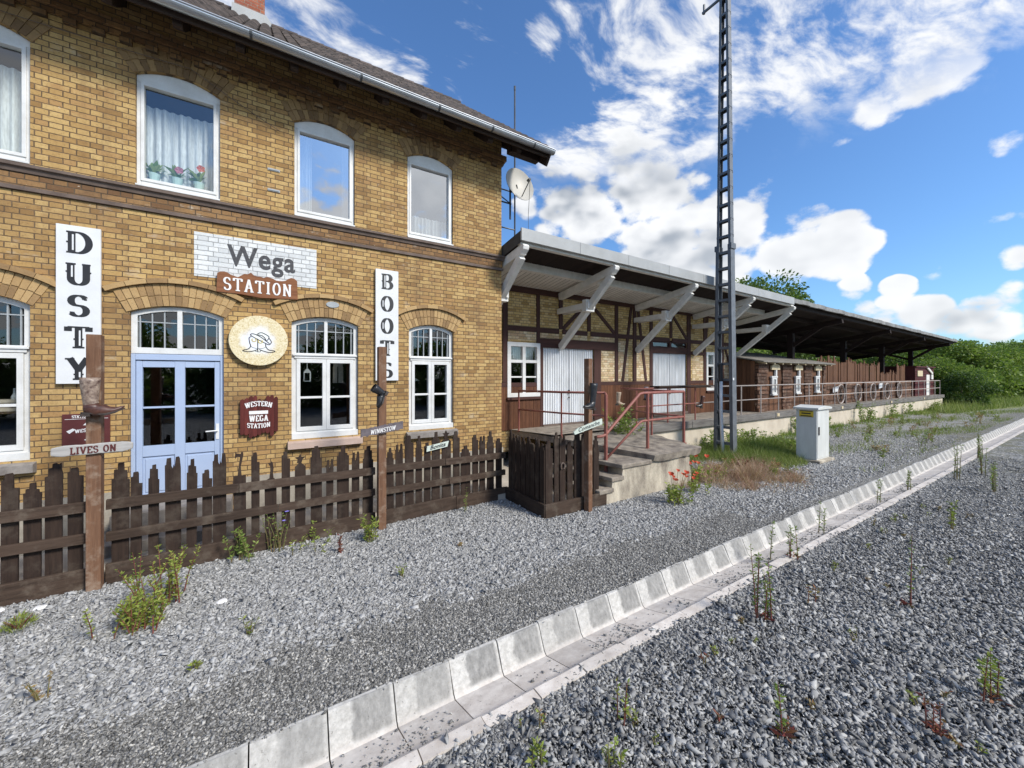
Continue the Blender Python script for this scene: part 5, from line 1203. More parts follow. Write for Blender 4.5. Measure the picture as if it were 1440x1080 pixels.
# ================================================================== GROUND
q = MB(); S = 900
def gquad(xa,xb,ya,yb,z=0): q.quad((xa,ya,z),(xb,ya,z),(xb,yb,z),(xa,yb,z))
gquad(-60,S,2.66,6.4); gquad(-60,S,6.4,S,-.012); gquad(-60,S,-S,2.055,-.03)
o = q.build('ground', M['ground'], None); struct(o, 'grey gravel ground with meadow beyond', 'ground')
q = MB(); q.box(-7,3.89,5.62,6.55,-.1,.10); q.box(3.895,4.62,5.64,7.7,-.1,.02); q.box(3.5,4.62,4.64,5.615,-.1,.04); o = q.build('terrace', M['terrace'], None); struct(o, 'pale paved terrace behind the picket fence', 'terrace')
q = MB(); rr = random.Random(33)
x = -4.52
while x < 70:
    j = rr.uniform(-.006,.006); jy = rr.uniform(-.006,.006); g = .004 if x < 20 else 0
    pr_ = [(2.672+jy,-.25),(2.672+jy,.012+j),(2.660+jy,.018+j),(2.638+jy,.016+j),(2.628+jy,.002+j),(2.552,-.165),(2.525,-.188),(2.28,-.120),(2.165,-.085),(2.150,-.022+j),(2.135,-.014+j),(2.050,-.016+j),(2.044,-.25)]
    q.prism(pr_, lambda u,v,t: (x+g+(.403-2*g)*t, u, v)); x += .403
q.box(-4.5,70,2.05,2.67,-.4,-.27)
o = q.build('drainage_channel', M['channel'], None); struct(o, 'pale concrete drainage channel of short kerb blocks', 'drainage channel')

# loose stone: crushed chips as real pieces, near the camera
rng = np.random.default_rng(5)
def stones(name, mat, label, x, y, size, flat, zoff=0.0, tilt=.5):
    n = len(x)
    c = np.array([[-1,-1,-1],[1,-1,-1],[1,1,-1],[-1,1,-1],[-1,-1,1],[1,-1,1],[1,1,1],[-1,1,1]], float)*.5
    V = np.repeat(c[None], n, 0) + rng.uniform(-.30,.30,(n,8,3))*np.array([1,1,.6])
    sx = size*rng.uniform(.7,1.6,n); sy = size*rng.uniform(.4,.9,n); sz = size*rng.uniform(flat*.6,flat*1.5,n)
    V *= np.stack([sx,sy,sz],1)[:,None,:]
    a = rng.uniform(0,2*pi,n); tx = rng.normal(0,tilt,n); ty = rng.normal(0,tilt,n)
    def rot(V, i, j, ang):
        ci, si = np.cos(ang)[:,None], np.sin(ang)[:,None]; p, q_ = V[:,:,i].copy(), V[:,:,j].copy(); V[:,:,i] = p*ci-q_*si; V[:,:,j] = p*si+q_*ci
    rot(V,1,2,tx); rot(V,0,2,ty); rot(V,0,1,a)
    V[:,:,0] += x[:,None]; V[:,:,1] += y[:,None]; V[:,:,2] += (zoff + rng.uniform(-.15,.30,n)*size*.8)[:,None]
    f = np.array([[0,3,2,1],[4,5,6,7],[0,1,5,4],[1,2,6,5],[2,3,7,6],[3,0,4,7]])
    Q = (f[None]+ (np.arange(n)*8)[:,None,None]).reshape(-1,4)
    o = np_mesh(name, mat, V.reshape(-1,3), Q); o['kind'] = 'stuff'; o['label'] = label; o['category'] = 'gravel'; return o
def scatter(n, x0,x1,y0,y1, fall, cx=0., cy=0., keep=None):
    x = rng.uniform(x0,x1,n); y = rng.uniform(y0,y1,n); d = np.hypot(x-cx,y-cy)
    k = rng.uniform(0,1,n) < np.clip((fall/np.maximum(d,.1))**2,0,1)
    if keep is not None: k &= keep(x,y)
    return x[k], y[k]
def wob_(x): return .10*np.sin(x*2.3)+.07*np.sin(x*5.1+1)+.05*np.sin(x*11)
x, y = scatter(290000,-5,9,3.25,5.62,4.6, keep=lambda x,y: (y > 3.38+wob_(x)+rng.normal(0,.10,len(x))) & ~((x > 3.44) & (y > 4.5)) & (y < 5.46+.0365*(x+1.45)))
stones('light_gravel', M['stone_light'], 'pale grey slate chippings in front of the picket fence', x, y, rng.choice([.014,.020,.028,.042],len(x),p=[.38,.38,.19,.05]), .27, tilt=.5)
x, y = scatter(42000,6,20,2.8,6.3,8.5, keep=lambda x,y: ~((x<7.7)&(y>4.4)))
stones('light_gravel', M['stone_light'], 'pale grey stones scattered along the platform', x, y, rng.choice([.02,.028,.036],len(x)), .35)
x, y = scatter(90000,-3,8,2.68,3.75,3.7, keep=lambda x,y: (y < 3.55+wob_(x)+rng.normal(0,.12,len(x))))
stones('fine_gravel', M['stone_fine'], 'fine dark grey grit along the drainage channel', x, y, rng.choice([.010,.014,.019],len(x),p=[.5,.38,.12]), .6)
x, y = scatter(400000,-2,16,-2.6,2.14,4.4, keep=lambda x,y: (y < 2.06+.030*np.sin(x*7)+.022*np.sin(x*3.1+1)+.015*np.sin(x*17)+np.abs(rng.normal(0,.028,len(x)))))
stones('dark_gravel', M['stone_dark'], 'dark slate ballast on the near side of the channel', x, y, rng.choice([.013,.019,.027,.042],len(x),p=[.38,.38,.19,.05]), .28, zoff=-.03+.026*np.clip((1.95-y)/.35,0,1), tilt=.6)
x = rng.uniform(-1,12,4500); y = 2.18+np.abs(rng.normal(0,.15,4500)); k = (y < 2.52) & (np.sin(x*3.1)+np.sin(x*7.3+2)+rng.normal(0,.7,4500) > .3); x, y = x[k], y[k]
o = stones('channel_grit', M['stone_dark'], 'dark crumbs of grit lying in the channel', x, y, rng.choice([.008,.013,.02],len(x),p=[.6,.3,.1]), .6); 
co_ = np.empty(len(o.data.vertices)*3, np.float32); o.data.vertices.foreach_get('co', co_); co_ = co_.reshape(-1,3); co_[:,2] += np.interp(co_[:,1],[2.165,2.28,2.525,2.55],[-.083,-.118,-.184,-.15]); o.data.vertices.foreach_set('co', co_.ravel()); o.data.update()
n_ = 2600; x = rng.uniform(-1.5,14,n_); y = 2.672-np.abs(rng.normal(0,.016,n_)); k = np.sin(x*2.3)+np.sin(x*5.9+2)+rng.normal(0,.8,n_) > .6
o = stones('kerb_grit', M['stone_fine'], 'grit spilled over the kerb top', x[k], y[k], rng.choice([.007,.011,.016],int(k.sum()),p=[.5,.35,.15]), .6, zoff=.018)
# a few pale lumps
for i, (x, y, s_, lab) in enumerate(((-1.72,5.2,.05,'white stone lying at the foot of the left fence stretch'),(-.35,4.45,.05,'white flat stone lying on the gravel before the blue door'),(-2.03,5.33,.06,'white stone by the fence at the left edge'))):
    q = MB(); rr = random.Random(i); q.loft([[(x+s_*rf_*cos(a)*rr.uniform(.8,1.2),y+s_*rf_*.7*sin(a),z) for a in np.linspace(0,2*pi,9)[:-1]] for rf_, z in ((.8,0),(1,.015),(.7,.03))]); o = q.build('white_stone', M['letterwhite'], None, origin=(x,y,0)); tag(o, lab, 'stone', 'white stones on the gravel')

# ================================================================== MAST AND CABINET
MA = empty('lattice_mast', (10.02,5.53,0), 'tall blue grey steel ladder mast of two channel legs', 'mast')
MH = 12.8
def leg_y(z, sgn):
    s0 = .25-.0115*z; return 5.53+sgn*s0
for sgn in (1,-1):
    for (za, zb, w, tk) in ((-.1,5.45,.19,.075),(5.2,MH,.15,.055)):
        q = MB(); off = .0 if za < 1 else -.012
        def ch_(z): return leg_y(z,sgn)
        for (xa, xb, ya, yb) in ((-w/2,w/2,-.006,.006),(-w/2,-w/2+.012,-sgn*tk if sgn>0 else 0.0,0.0 if sgn>0 else tk),(w/2-.012,w/2,-sgn*tk if sgn>0 else 0.0,0.0 if sgn>0 else tk)):
            vs = []
            for z in (za,zb): yy = ch_(z)+(off*sgn); vs += [(10.02+xa,yy+ya,z),(10.02+xb,yy+ya,z),(10.02+xb,yy+yb,z),(10.02+xa,yy+yb,z)]
            q.add(vs,[(0,3,2,1),(4,5,6,7),(0,1,5,4),(1,2,6,5),(2,3,7,6),(3,0,4,7)])
        if za > 1: q.box(10.02-.11,10.02+.11,ch_(5.4)-.03,ch_(5.4)+.03,5.33,5.47)
        q.build('leg', M['mast'], MA)
q = MB(); z = .35
while z < MH:
    for dx in (-.06,.06) if z > 0 else (0,): q.box(10.02+dx-.012,10.02+dx+.012,leg_y(z,-1),leg_y(z,1),z-.03,z+.03)
    q.box(10.02-.06,10.02+.06,leg_y(z,-1),leg_y(z,1),z+.022,z+.03); z += .41
q.build('rung', M['mast'], MA)
q = MB(); q.bar((10.02,6.15,11.95),(10.02,5.3,11.95),.05,.05); q.tube([(10.02,6.1,11.9),(10.02,6.1,12.15)],.03,8); q.build('crossarm', M['mast'], MA)
q = MB(); q.tube([(9.90,5.57,1.98),(9.90,5.57,1.2),(9.92,5.55,.5),(9.93,5.53,-.05)],.042,8); q.build('cable_pipe', M['signwhite'], MA, smooth=True)
q = MB(); q.tube([(9.90,5.57,2.4),(9.90,5.57,1.95)],.045,8); q.build('cable_joint', M['black'], MA)
q = MB(); q.box(9.93,9.99,leg_y(2,-1)-.02,leg_y(2,-1)-.008,1.98,2.04); q.build('tag_plate', M['handle'], MA)

CB = empty('signal_cabinet', (11.5,4.16,0), 'pale grey steel cabinet with yellow warning label on gravel', 'cabinet')
q = MB(); q.box(11.14,11.86,3.95,4.38,.06,1.27); q.build('body', M['cabinet'], CB, bevel=.008)
q = MB(); q.prism([(11.09,1.272),(11.91,1.272),(11.91,1.32),(11.50,1.365),(11.09,1.32)], lambda u,v,t: (u, 3.90+.53*t, v)); q.build('lid', M['cabinet'], CB, bevel=.008)
q = MB(); q.box(11.06,11.96,3.86,4.46,-.1,.058); q.build('plinth', M['concrete'], CB, bevel=.01)
q = MB(); q.box(11.165,11.835,3.941,3.951,.10,1.235); dr_ = q.build('door', M['cabinet'], CB, bevel=.004)
q = MB(); q.box(11.20,11.245,3.922,3.942,.66,.86); q.build('handle', M['black'], dr_, bevel=.006)
q = MB(); q.box(11.133,11.1415,4.015,4.31,1.09,1.245); lb = q.build('warning_label', M['yellow'], CB)
q = MB(); q.box(11.130,11.134,4.03,4.295,1.222,1.234); q.box(11.130,11.134,4.07,4.26,1.16,1.19); q.box(11.130,11.134,4.05,4.28,1.105,1.125)
for zz in (1.092,1.24): q.box(11.131,11.1335,4.017,4.308,zz-.002,zz+.004)
q.build('lettering', M['black'], lb)

# ================================================================== PLANTS
def leafquads(n, fn, size, asp=.45):
    """n leaf shaped quads; fn(i)->(centre, direction) arrays"""
    P, D = fn(n); D = D/np.linalg.norm(D,axis=1)[:,None]
    r_ = rng.normal(0,1,(n,3)); S_ = np.cross(D, r_); S_ /= np.linalg.norm(S_,axis=1)[:,None]+1e-9
    L = (size*rng.uniform(.6,1.3,n))[:,None]; N = np.cross(D,S_)
    V = np.stack([P, P+D*L*.5+S_*L*asp*.5+N*L*.06, P+D*L, P+D*L*.5-S_*L*asp*.5+N*L*.06], 1)
    return V.reshape(-1,3), np.arange(n*4).reshape(n,4)

def tree_mesh(seed, h, r, n, leaf, clumps=26, low=.18):
    """crown made of leaf clumps on limbs: returns verts, quads, limb list"""
    rs = np.random.default_rng(seed); cs = []; limbs = []
    for i in range(clumps):
        t_ = rs.uniform(low,1); a = rs.uniform(0,2*pi); rad = r*math.sin(pi*min(.97,(.15+.78*t_)))**.8*rs.uniform(.45,1.0)
        c_ = np.array([cos(a)*rad, sin(a)*rad, h*t_*.93]); cs.append((c_, rs.uniform(.22,.42)*r)); limbs.append(c_)
    V, Q = [], []; off = 0
    for c_, cr in cs:
        m_ = int(n/clumps*rs.uniform(.6,1.4)*(cr/(.32*r))**2)+10
        d = rs.normal(0,1,(m_,3)); d /= np.linalg.norm(d,axis=1)[:,None]; rad = cr*rs.uniform(.35,1.12,m_)[:,None]**.6
        P = c_+d*rad*np.array([1,1,.72]); D = d+rs.normal(0,.7,(m_,3))+np.array([0,0,-.25])
        D /= np.linalg.norm(D,axis=1)[:,None]; S_ = np.cross(D, rs.normal(0,1,(m_,3))); S_ /= np.linalg.norm(S_,axis=1)[:,None]
        L = (leaf*rs.uniform(.6,1.4,m_))[:,None]
        v = np.stack([P, P+D*L*.5+S_*L*.3, P+D*L, P+D*L*.5-S_*L*.3],1).reshape(-1,3)
        V.append(v); Q.append(np.arange(m_*4).reshape(m_,4)+off); off += m_*4
    return np.concatenate(V), np.concatenate(Q), limbs
def make_tree(name, label, cat, loc, seed, h, r, n, leaf, mat, group, clumps=26, low=.18, scale=(1,1,1)):
    e = empty(name, loc, label, cat, group); e.rotation_euler = (0,0,seed*1.3); e.scale = scale
    V, Q, limbs = tree_mesh(seed, h, r, n, leaf, clumps, low)
    np_mesh('crown', mat, V, Q, e)
    q = MB(); tr0 = max(.05,h*.028); q.tube([(0,0,-.2),(.02*h,.01*h,h*.3),(0,.02*h,h*.6),(.01*h,0,h*.88)],[tr0,tr0*.8,tr0*.5,tr0*.15],8)
    for l in limbs[::2]:
        z0 = max(.1*h,l[2]*.55); q.tube([(0,.01*h,z0),tuple(l*np.array([.5,.5,.85])),tuple(l)],[tr0*.35,tr0*.2,tr0*.06],5)
    me = bpy.data.meshes.new('trunk'); me.from_pydata([tuple(v) for v in q.v],[],q.f); me.materials.append(M['bark']); o = bpy.data.objects.new('trunk', me); COL.objects.link(o); o.parent = e
    return e
# big tree seen over the shed roof, trees behind the canopy
make_tree('tree', 'tall green tree rising above the shed roof behind the mast', 'tree', (34.5,16,0), 3, 9.8, 4.6, 15000, .25, M['treeleaf'], 'trees behind the station', 40, .35)
make_tree('tree', 'lower tree showing just above the canopy roof right of the tall tree', 'tree', (41,17,0), 4, 9.2, 3.8, 9000, .27, M['treeleaf'], 'trees behind the station', 34, .3)
protos = {}
def copy_tree_at(key, loc, label, s_, rz, group, cat='tree'):
    c = copy_tree(protos[key]); c.location = loc; c.scale = (s_,s_,s_*1.0); c.rotation_euler = (0,0,rz); c['label'] = label; c['group'] = group; c['category'] = cat; return c
g1 = 'trees seen under the canopy roof'
protos['a'] = make_tree('tree', 'bushy green tree seen under the canopy behind the log hut roof', 'tree', (26,15,0), 11, 5.6, 2.7, 5000, .26, M['treeleaf2'], g1, 26, .05)
protos['b'] = make_tree('tree', 'bushy tree seen under the canopy above the middle of the palisade', 'tree', (37,16.5,0), 12, 6.0, 3.0, 5000, .28, M['treeleaf'], g1, 28, .05)
for k, (x, y, s_, lab, key) in enumerate(((31.5,16,1.0,'bushy tree seen between the first canopy posts above the palisade','a'),(43,15,1.05,'bushy tree seen past the last canopy post','a'),(48,18,1.2,'bushy tree farthest behind the canopy','b'),(21.5,15.5,.9,'bushy tree seen just right of the shed end under the canopy','b'))):
    copy_tree_at(key, (x,y,0), lab, s_, k*1.9, g1)
g2 = 'trees of the wood edge on the right'
protos['c'] = make_tree('tree', 'nearest bright green tree of the wood edge beyond the platform end', 'tree', (52,8.2,0), 21, 4.75, 3.4, 17000, .22, M['treeleaf2'], g2, 44, .0)
protos['d'] = make_tree('tree', 'dark green tree behind the canopy roof end', 'tree', (50,12.0,0), 22, 4.8, 3.5, 17000, .22, M['treeleaf'], g2, 44, .0)
lst = [(60,11.5,1.1,'d','dark tree behind the nearest bright tree'),(62,7.2,1.0,'c','second bright tree along the wood edge'),(72,9.0,1.22,'d','dark rounded tree in the middle of the wood edge'),(74,5.6,1.0,'c','bright low tree in the middle of the wood edge'),(88,7.5,1.35,'c','pale tree farther along the wood edge'),(90,3.2,1.1,'d','dark tree farther along the wood edge'),(108,4.5,1.45,'d','far dark tree of the wood edge'),(112,-.5,1.2,'c','far pale tree of the wood edge'),(135,1.5,1.6,'d','dark tree near the far end of the wood edge'),(140,-5,1.5,'c','pale tree at the far end of the wood edge'),(66,15,1.2,'d','tall dark tree at the back of the wood edge'),(100,12,1.55,'d','tall dark tree far at the back of the wood edge')]
for k, (x, y, s_, key, lab) in enumerate(lst): copy_tree_at(key, (x,y,-.2), lab, s_, k*2.1+.4, g2)
g3 = 'bushes at the platform end'
protos['e'] = make_tree('bush', 'dark rounded bush standing against the platform end', 'bush', (40.2,6.0,0), 31, 2.2, 1.5, 9000, .11, M['bushleaf'], g3, 26, -.05)
protos['f'] = make_tree('bush', 'light green bush beside the dark bush at the platform end', 'bush', (44.0,6.4,0), 32, 2.6, 2.0, 9000, .13, M['treeleaf2'], g3, 26, -.05)
copy_tree_at('f', (58,4.6,-.1), 'light green bush out in the meadow before the wood edge', .8, 1.0, g3, 'bush'); copy_tree_at('f', (70,2.6,-.1), 'far light green bush in the meadow', .7, 2.0, g3, 'bush')
copy_tree_at('f', (41.6,7.6,0), 'tall light bush behind the dark bush', 1.2, 3.0, g3, 'bush')
# trees across the tracks behind the camera, which the panes mirror
g4 = 'trees across the tracks'
for k, (x, y, s_, key) in enumerate(((-13,-15,.95,'d'),(-7,-17,1.05,'c'),(-1,-15.5,.9,'d'),(5,-17,1.1,'d'),(11,-15.5,.95,'c'),(18,-17,1.1,'d'),(26,-18,1.0,'c'),(-20,-16,1.1,'d'),(35,-20,1.1,'d'))):
    copy_tree_at(key, (x,y,-.3), ('dark' if key=='d' else 'bright') + ' tree in the row across the tracks, mirrored in the panes', s_, k*1.7, g4)

# small plants --------------------------------------------------------
def weed(name, label, cat, loc, seed, stems, h, mat, stemmat, leaf=.05, per=22, spread=.06, lean=.12, base=None, group=None, flower=None, droop=.2):
    rs = np.random.default_rng(seed); e = empty(name, loc, label, cat, group); q = MB(); P, D = [], []; tops = []
    for s_ in range(stems):
        a = rs.uniform(0,2*pi); hh = h*rs.uniform(.6,1.0); bx, by = rs.normal(0,spread*.4,2); lx, ly = cos(a)*lean*hh, sin(a)*lean*hh
        pts = [(bx,by,-.02),(bx+lx*.3,by+ly*.3,hh*.4),(bx+lx,by+ly,hh)]
        q.tube(pts,[.004+.005*h,.003+.003*h,.0015],5); tops.append(pts[-1])
        t_ = rs.uniform(.12,1,per); pp_ = np.stack([np.interp(t_,[0,.4,1],[p[i] for p in pts]) for i in range(3)],1); aa = rs.uniform(0,2*pi,per)
        P.append(pp_); D.append(np.stack([np.cos(aa),np.sin(aa),rs.uniform(.1,1.1,per)-droop],1))
    P = np.concatenate(P); D = np.concatenate(D); n = len(P)
    V, Q = leafquads(n, lambda n_: (P,D), leaf, .38); np_mesh('leaves', mat, V, Q, e)
    me = bpy.data.meshes.new('stem'); me.from_pydata([tuple(v) for v in q.v],[],q.f); me.materials.append(stemmat); o = bpy.data.objects.new('stem', me); COL.objects.link(o); o.parent = e
    if base:
        m_ = 16; aa = rs.uniform(0,2*pi,m_); Pb = np.stack([rs.normal(0,.02,m_),rs.normal(0,.02,m_),np.full(m_,.012)],1); Db = np.stack([np.cos(aa),np.sin(aa),rs.uniform(.05,.5,m_)],1)
        V, Q = leafquads(m_, lambda n_: (Pb,Db), base[1], .3); np_mesh('base_leaves', base[0], V, Q, e)
    if flower:
        q2 = MB()
        for k in range(min(flower[1],len(tops))):
            c_ = Vector(tops[k]); 
            for s_ in range(7):
                a = 2*pi*s_/7+rs.uniform(0,1); q2.quad(c_, c_+Vector((cos(a)*flower[2],sin(a)*flower[2],.25*flower[2])), c_+Vector((cos(a+.5)*flower[2]*1.15,sin(a+.5)*flower[2]*1.15,.5*flower[2])), c_+Vector((cos(a+1.0)*flower[2],sin(a+1.0)*flower[2],.25*flower[2])))
        me = bpy.data.meshes.new('flower'); me.from_pydata([tuple(v) for v in q2.v],[],q2.f); me.materials.append(flower[0]); o = bpy.data.objects.new('flower', me); COL.objects.link(o); o.parent = e
    return e
# low fennel like clump left foreground
def clump(name, label, loc, seed, r, h, n, leaf, mat, group=None, asp=.12):
    e = empty(name, loc, label, 'plant', group); rs = np.random.default_rng(seed)
    a = rs.uniform(0,2*pi,n); rad = r*np.sqrt(rs.uniform(0,1,n)); z = h*rs.uniform(.0,1,n)*(1-.55*(rad/r)**2)
    P = np.stack([rad*np.cos(a)*.8, rad*np.sin(a)*.8, z*.8],1); D = np.stack([np.cos(a)*.6,np.sin(a)*.6,np.full(n,.9)],1)+rs.normal(0,.45,(n,3))
    V, Q = leafquads(n, lambda n_: (P,D), leaf, asp); np_mesh('leaves', mat, V, Q, e)
    q = MB()
    for k in range(9): b = rs.uniform(0,2*pi); q.tube([(0,0,-.01),(cos(b)*r*.35,sin(b)*r*.35,h*.4),(cos(b)*r*.7,sin(b)*r*.7,h*.75)],[.006,.004,.002],5)
    me = bpy.data.meshes.new('stem'); me.from_pydata([tuple(v) for v in q.v],[],q.f); me.materials.append(M['stemred']); o = bpy.data.objects.new('stem', me); COL.objects.link(o); o.parent = e
    return e
weed('feathery_weed', 'bright yellow green feathery weed nearest the camera on the left gravel', 'weed', (-.86,4.36,0), 41, 30, .30, M['weed2'], M['stemred'], .034, 46, .26, .42, droop=.0)
weed('feathery_weed', 'taller feathery weed leaning right just behind the nearest one', 'weed', (-.80,4.72,0), 42, 20, .50, M['weed2'], M['stemred'], .034, 50, .22, .35, droop=.0)
weed('tall_weed', 'spindly reddish weed stem beside the feathery weeds by the left post', 'weed', (-.98,4.80,0), 43, 3, .52, M['weed'], M['stemred'], .035, 34)
clump('feathery_weed', 'small pale weed tuft at the far left gravel', (-1.74,4.89,0), 44, .11, .13, 350, .045, M['weed2'])
weed('leafy_weed', 'dark leafy weed growing at the fence foot before the blue door', 'weed', (-.20,5.38,0), 45, 12, .34, M['weed'], M['stem'], .045, 24, .14, .3, flower=(M['weed2'],4,.012))
weed('leafy_weed', 'tall thin weed with violet flower against the middle fence stretch', 'weed', (.12,5.42,0), 46, 9, .55, M['weed'], M['stem'], .035, 16, .14, .25, flower=(M['blueflower'],2,.022))
weed('leafy_weed', 'grassy weed at the fence foot left of the middle post', 'weed', (.48,5.40,0), 47, 10, .26, M['weed2'], M['stem'], .045, 10, .3, .4)
weed('leafy_weed', 'yellow green weed tuft at the foot of the middle post', 'weed', (1.10,5.12,0), 48, 14, .36, M['weed2'], M['stem'], .05, 18, .1, .3)
weed('red_weed', 'small red weed in front of the middle fence stretch', 'weed', (.73,4.96,0), 49, 5, .22, M['redleaf'], M['stemred'], .04, 12)
weed('tall_weed', 'single thin weed against the right fence stretch', 'weed', (2.55,5.45,0), 50, 2, .42, M['weed'], M['stem'], .035, 26)
for k, (x, y, h, lab) in enumerate(((1.185,4.02,.17,'small green weed in the pale gravel before the middle post'),(-.12,3.79,.15,'tiny yellow green weed at the edge of the pale gravel'),(-.42,3.55,.08,'tiny yellowed weed in the pale gravel left of the kerb'),(-1.22,3.74,.15,'small dry weed in the left foreground gravel'),(2.0,4.35,.06,'tiny red weed in the gravel before the fence corner'))):
    weed('small_weed', lab, 'weed', (x,y,0), 60+k, 5, h, M['weed2'] if k < 3 else M['dryleaf'], M['stem'], .03, 9, .04, .4, group='small weeds in the pale gravel')
# weeds in the dark ballast, foreground right
W_ = [(3.63,1.69,.66,6,'weed','tallest bunch of upright weeds in the dark ballast by the channel','stemred'),(5.15,2.06,.42,3,'weed','leafy upright weed growing out of the channel edge','stemred'),
      (4.94,1.08,.68,1,'weed','single tall weed stalk in the dark ballast','stemred'),(2.55,1.06,.48,1,'weed','red stemmed weed with dark red leaves in the near ballast','stemred'),
      (3.97,.455,.32,4,'weed2','reddish weed stalks near the right edge of the ballast','stemred'),(3.32,.60,.24,3,'redleaf','small dark red weed in the near ballast left of the reddish stalks','stemred'),
      (4.27,1.51,.20,2,'dryleaf','small reddish seedling left of the single tall stalk','stemred'),(1.81,1.62,.28,3,'weed2','pale green weed with reddish foot close to the channel in the foreground','stemred'),
      (1.58,1.46,.15,3,'weed2','small green weed in the very front beside the reddish footed one','stem'),(1.215,1.71,.13,4,'weed2','small yellow green weed at the bottom edge by the channel','stem'),
      (10.06,2.10,.40,3,'weed','thin weed at the far channel edge','stem'),(11.95,1.85,.76,4,'weed','tall thin weed at the far channel edge','stem'),(12.85,1.62,.9,5,'weed','tallest far weed in the dark ballast','stem'),(11.0,1.25,.66,2,'weed','far thin stalk in the dark ballast','stem'),
      (7.89,1.25,.44,3,'weed2','mid distance weed in the dark ballast','stem'),(11.2,1.30,.5,3,'weed2','far leafy weed in the dark ballast','stem'),(5.15,2.34,.5,1,'weed','thin weed growing inside the channel','stem'),(9.0,2.34,.5,2,'weed','two thin stalks growing inside the far channel','stem'),(6.6,2.30,.45,2,'weed','two thin stalks in the channel beyond the leafy weed','stem'),(15.5,2.0,.8,5,'weed','farthest tall weed along the channel','stem')]
for k, (x, y, h, n, mt, lab, sm) in enumerate(W_):
    weed('ballast_weed', lab, 'weed', (x,y,-.1 if 2.2 < y < 2.6 else 0), 80+k, n, h, M[mt], M[sm], .036, 40 if h > .3 else 14, .08, .07, base=(M['redleaf'],.06) if k < 6 else None, group='weeds in the dark ballast')
rs = random.Random(77); k = 0
lab2 = ['tiny pale seedling in the dark ballast']
while k < 42:
    x = rs.uniform(1.2,9); y = rs.uniform(.25,1.95)
    if y < .12*x: continue
    weed('seedling', 'tiny seedling scattered in the dark ballast', 'weed', (x,y,0), 200+k, rs.choice((2,3,4)), rs.uniform(.04,.10), M[rs.choice(('weed2','weed2','redleaf','dryleaf'))], M['stem'], .026, 6, .025, .5, group='tiny seedlings in the dark ballast'); k += 1
# poppies by the steps
def poppy(loc, label, seed, n, h):
    e = weed('poppy_plant', label, 'poppy', loc, seed, n*2, h, M['weed2'], M['stem'], .07, 20, .20, .22, flower=(M['poppy'],0,.04), group='poppies by the steps', droop=.1)
    rs = np.random.default_rng(seed+1); q = MB()
    fc = []
    for k in range(n):
        a = rs.uniform(0,2*pi); r_ = rs.uniform(.02,.24); z = h*rs.uniform(.95,1.5); c_ = Vector((cos(a)*r_,sin(a)*r_,z)); q.tube([(cos(a)*r_*.3,sin(a)*r_*.3,h*.2),c_],.003,4); fc.append(c_)
    me = bpy.data.meshes.new('flower_stalk'); me.from_pydata([tuple(v) for v in q.v],[],q.f); me.materials.append(M['stem']); o = bpy.data.objects.new('flower_stalk', me); COL.objects.link(o); o.parent = e
    for c_ in fc:
        f = MB(); R_ = rs.uniform(.032,.048); tilt = Vector((rs.uniform(-.4,.1),rs.uniform(-.7,-.2),1)).normalized(); ux = tilt.orthogonal().normalized(); uy = tilt.cross(ux)
        for s_ in range(4):
            a0 = s_*pi/2+rs.uniform(-.1,.1); prev = None
            row = []
            for j in range(5):
                aa = a0-.95+1.9*j/4; row.append(c_+(ux*cos(aa)+uy*sin(aa))*R_*(1+.12*rs.uniform(-1,1))+tilt*R_*(.45+.25*(s_%2)+rs.uniform(-.1,.1)))
            for j in range(4): f.add([c_,row[j],row[j+1]],[(0,1,2)])
        me = bpy.data.meshes.new('flower'); me.from_pydata([tuple(v) for v in f.v],[],f.f); me.materials.append(M['poppy']); o = bpy.data.objects.new('flower', me); COL.objects.link(o); o.parent = e
    for o in [c for c in e.children if c.name.startswith('flower') and len(c.data.polygons) == 0]: bpy.data.objects.remove(o)
    return e
poppy((5.66,3.93,0), 'poppy clump with red flowers in front of the stained landing wall', 301, 7, .36)
poppy((7.15,4.45,0), 'poppy clump with red flowers right of the landing slab', 302, 6, .36)
poppy((6.5,4.12,0), 'low poppy plant with orange red flower between the other poppies', 303, 3, .26)
weed('climbing_bush', 'leafy rose bush growing between the landing and the platform', 'bush', (7.05,6.28,.3), 310, 22, 1.15, M['weed'], M['stem'], .10, 34, .4, .38, flower=(M['dryleaf'],5,.04))
rs = random.Random(51)
for k in range(16):
    x = rs.uniform(9.6,12.8); y = rs.uniform(4.9,6.1)
    weed('patch_weed', 'leafy weed standing in the green patch by the mast', 'weed', (x,y,0), 500+k, 5, rs.uniform(.25,.6), M[rs.choice(('weed','weed2'))], M['stem'], .08, 20, .18, .3, group='weeds in the green patch by the mast')
for k in range(9):
    x = rs.uniform(7.4,9.8); y = rs.uniform(3.8,4.8)
    weed('patch_weed', 'small plant standing in the red brown dry patch', 'weed', (x,y,0), 540+k, 5, rs.uniform(.15,.35), M[rs.choice(('weed2','dryleaf','redleaf','weed'))], M['stemred'], .05, 20, .12, .3, group='weeds in the red brown patch')
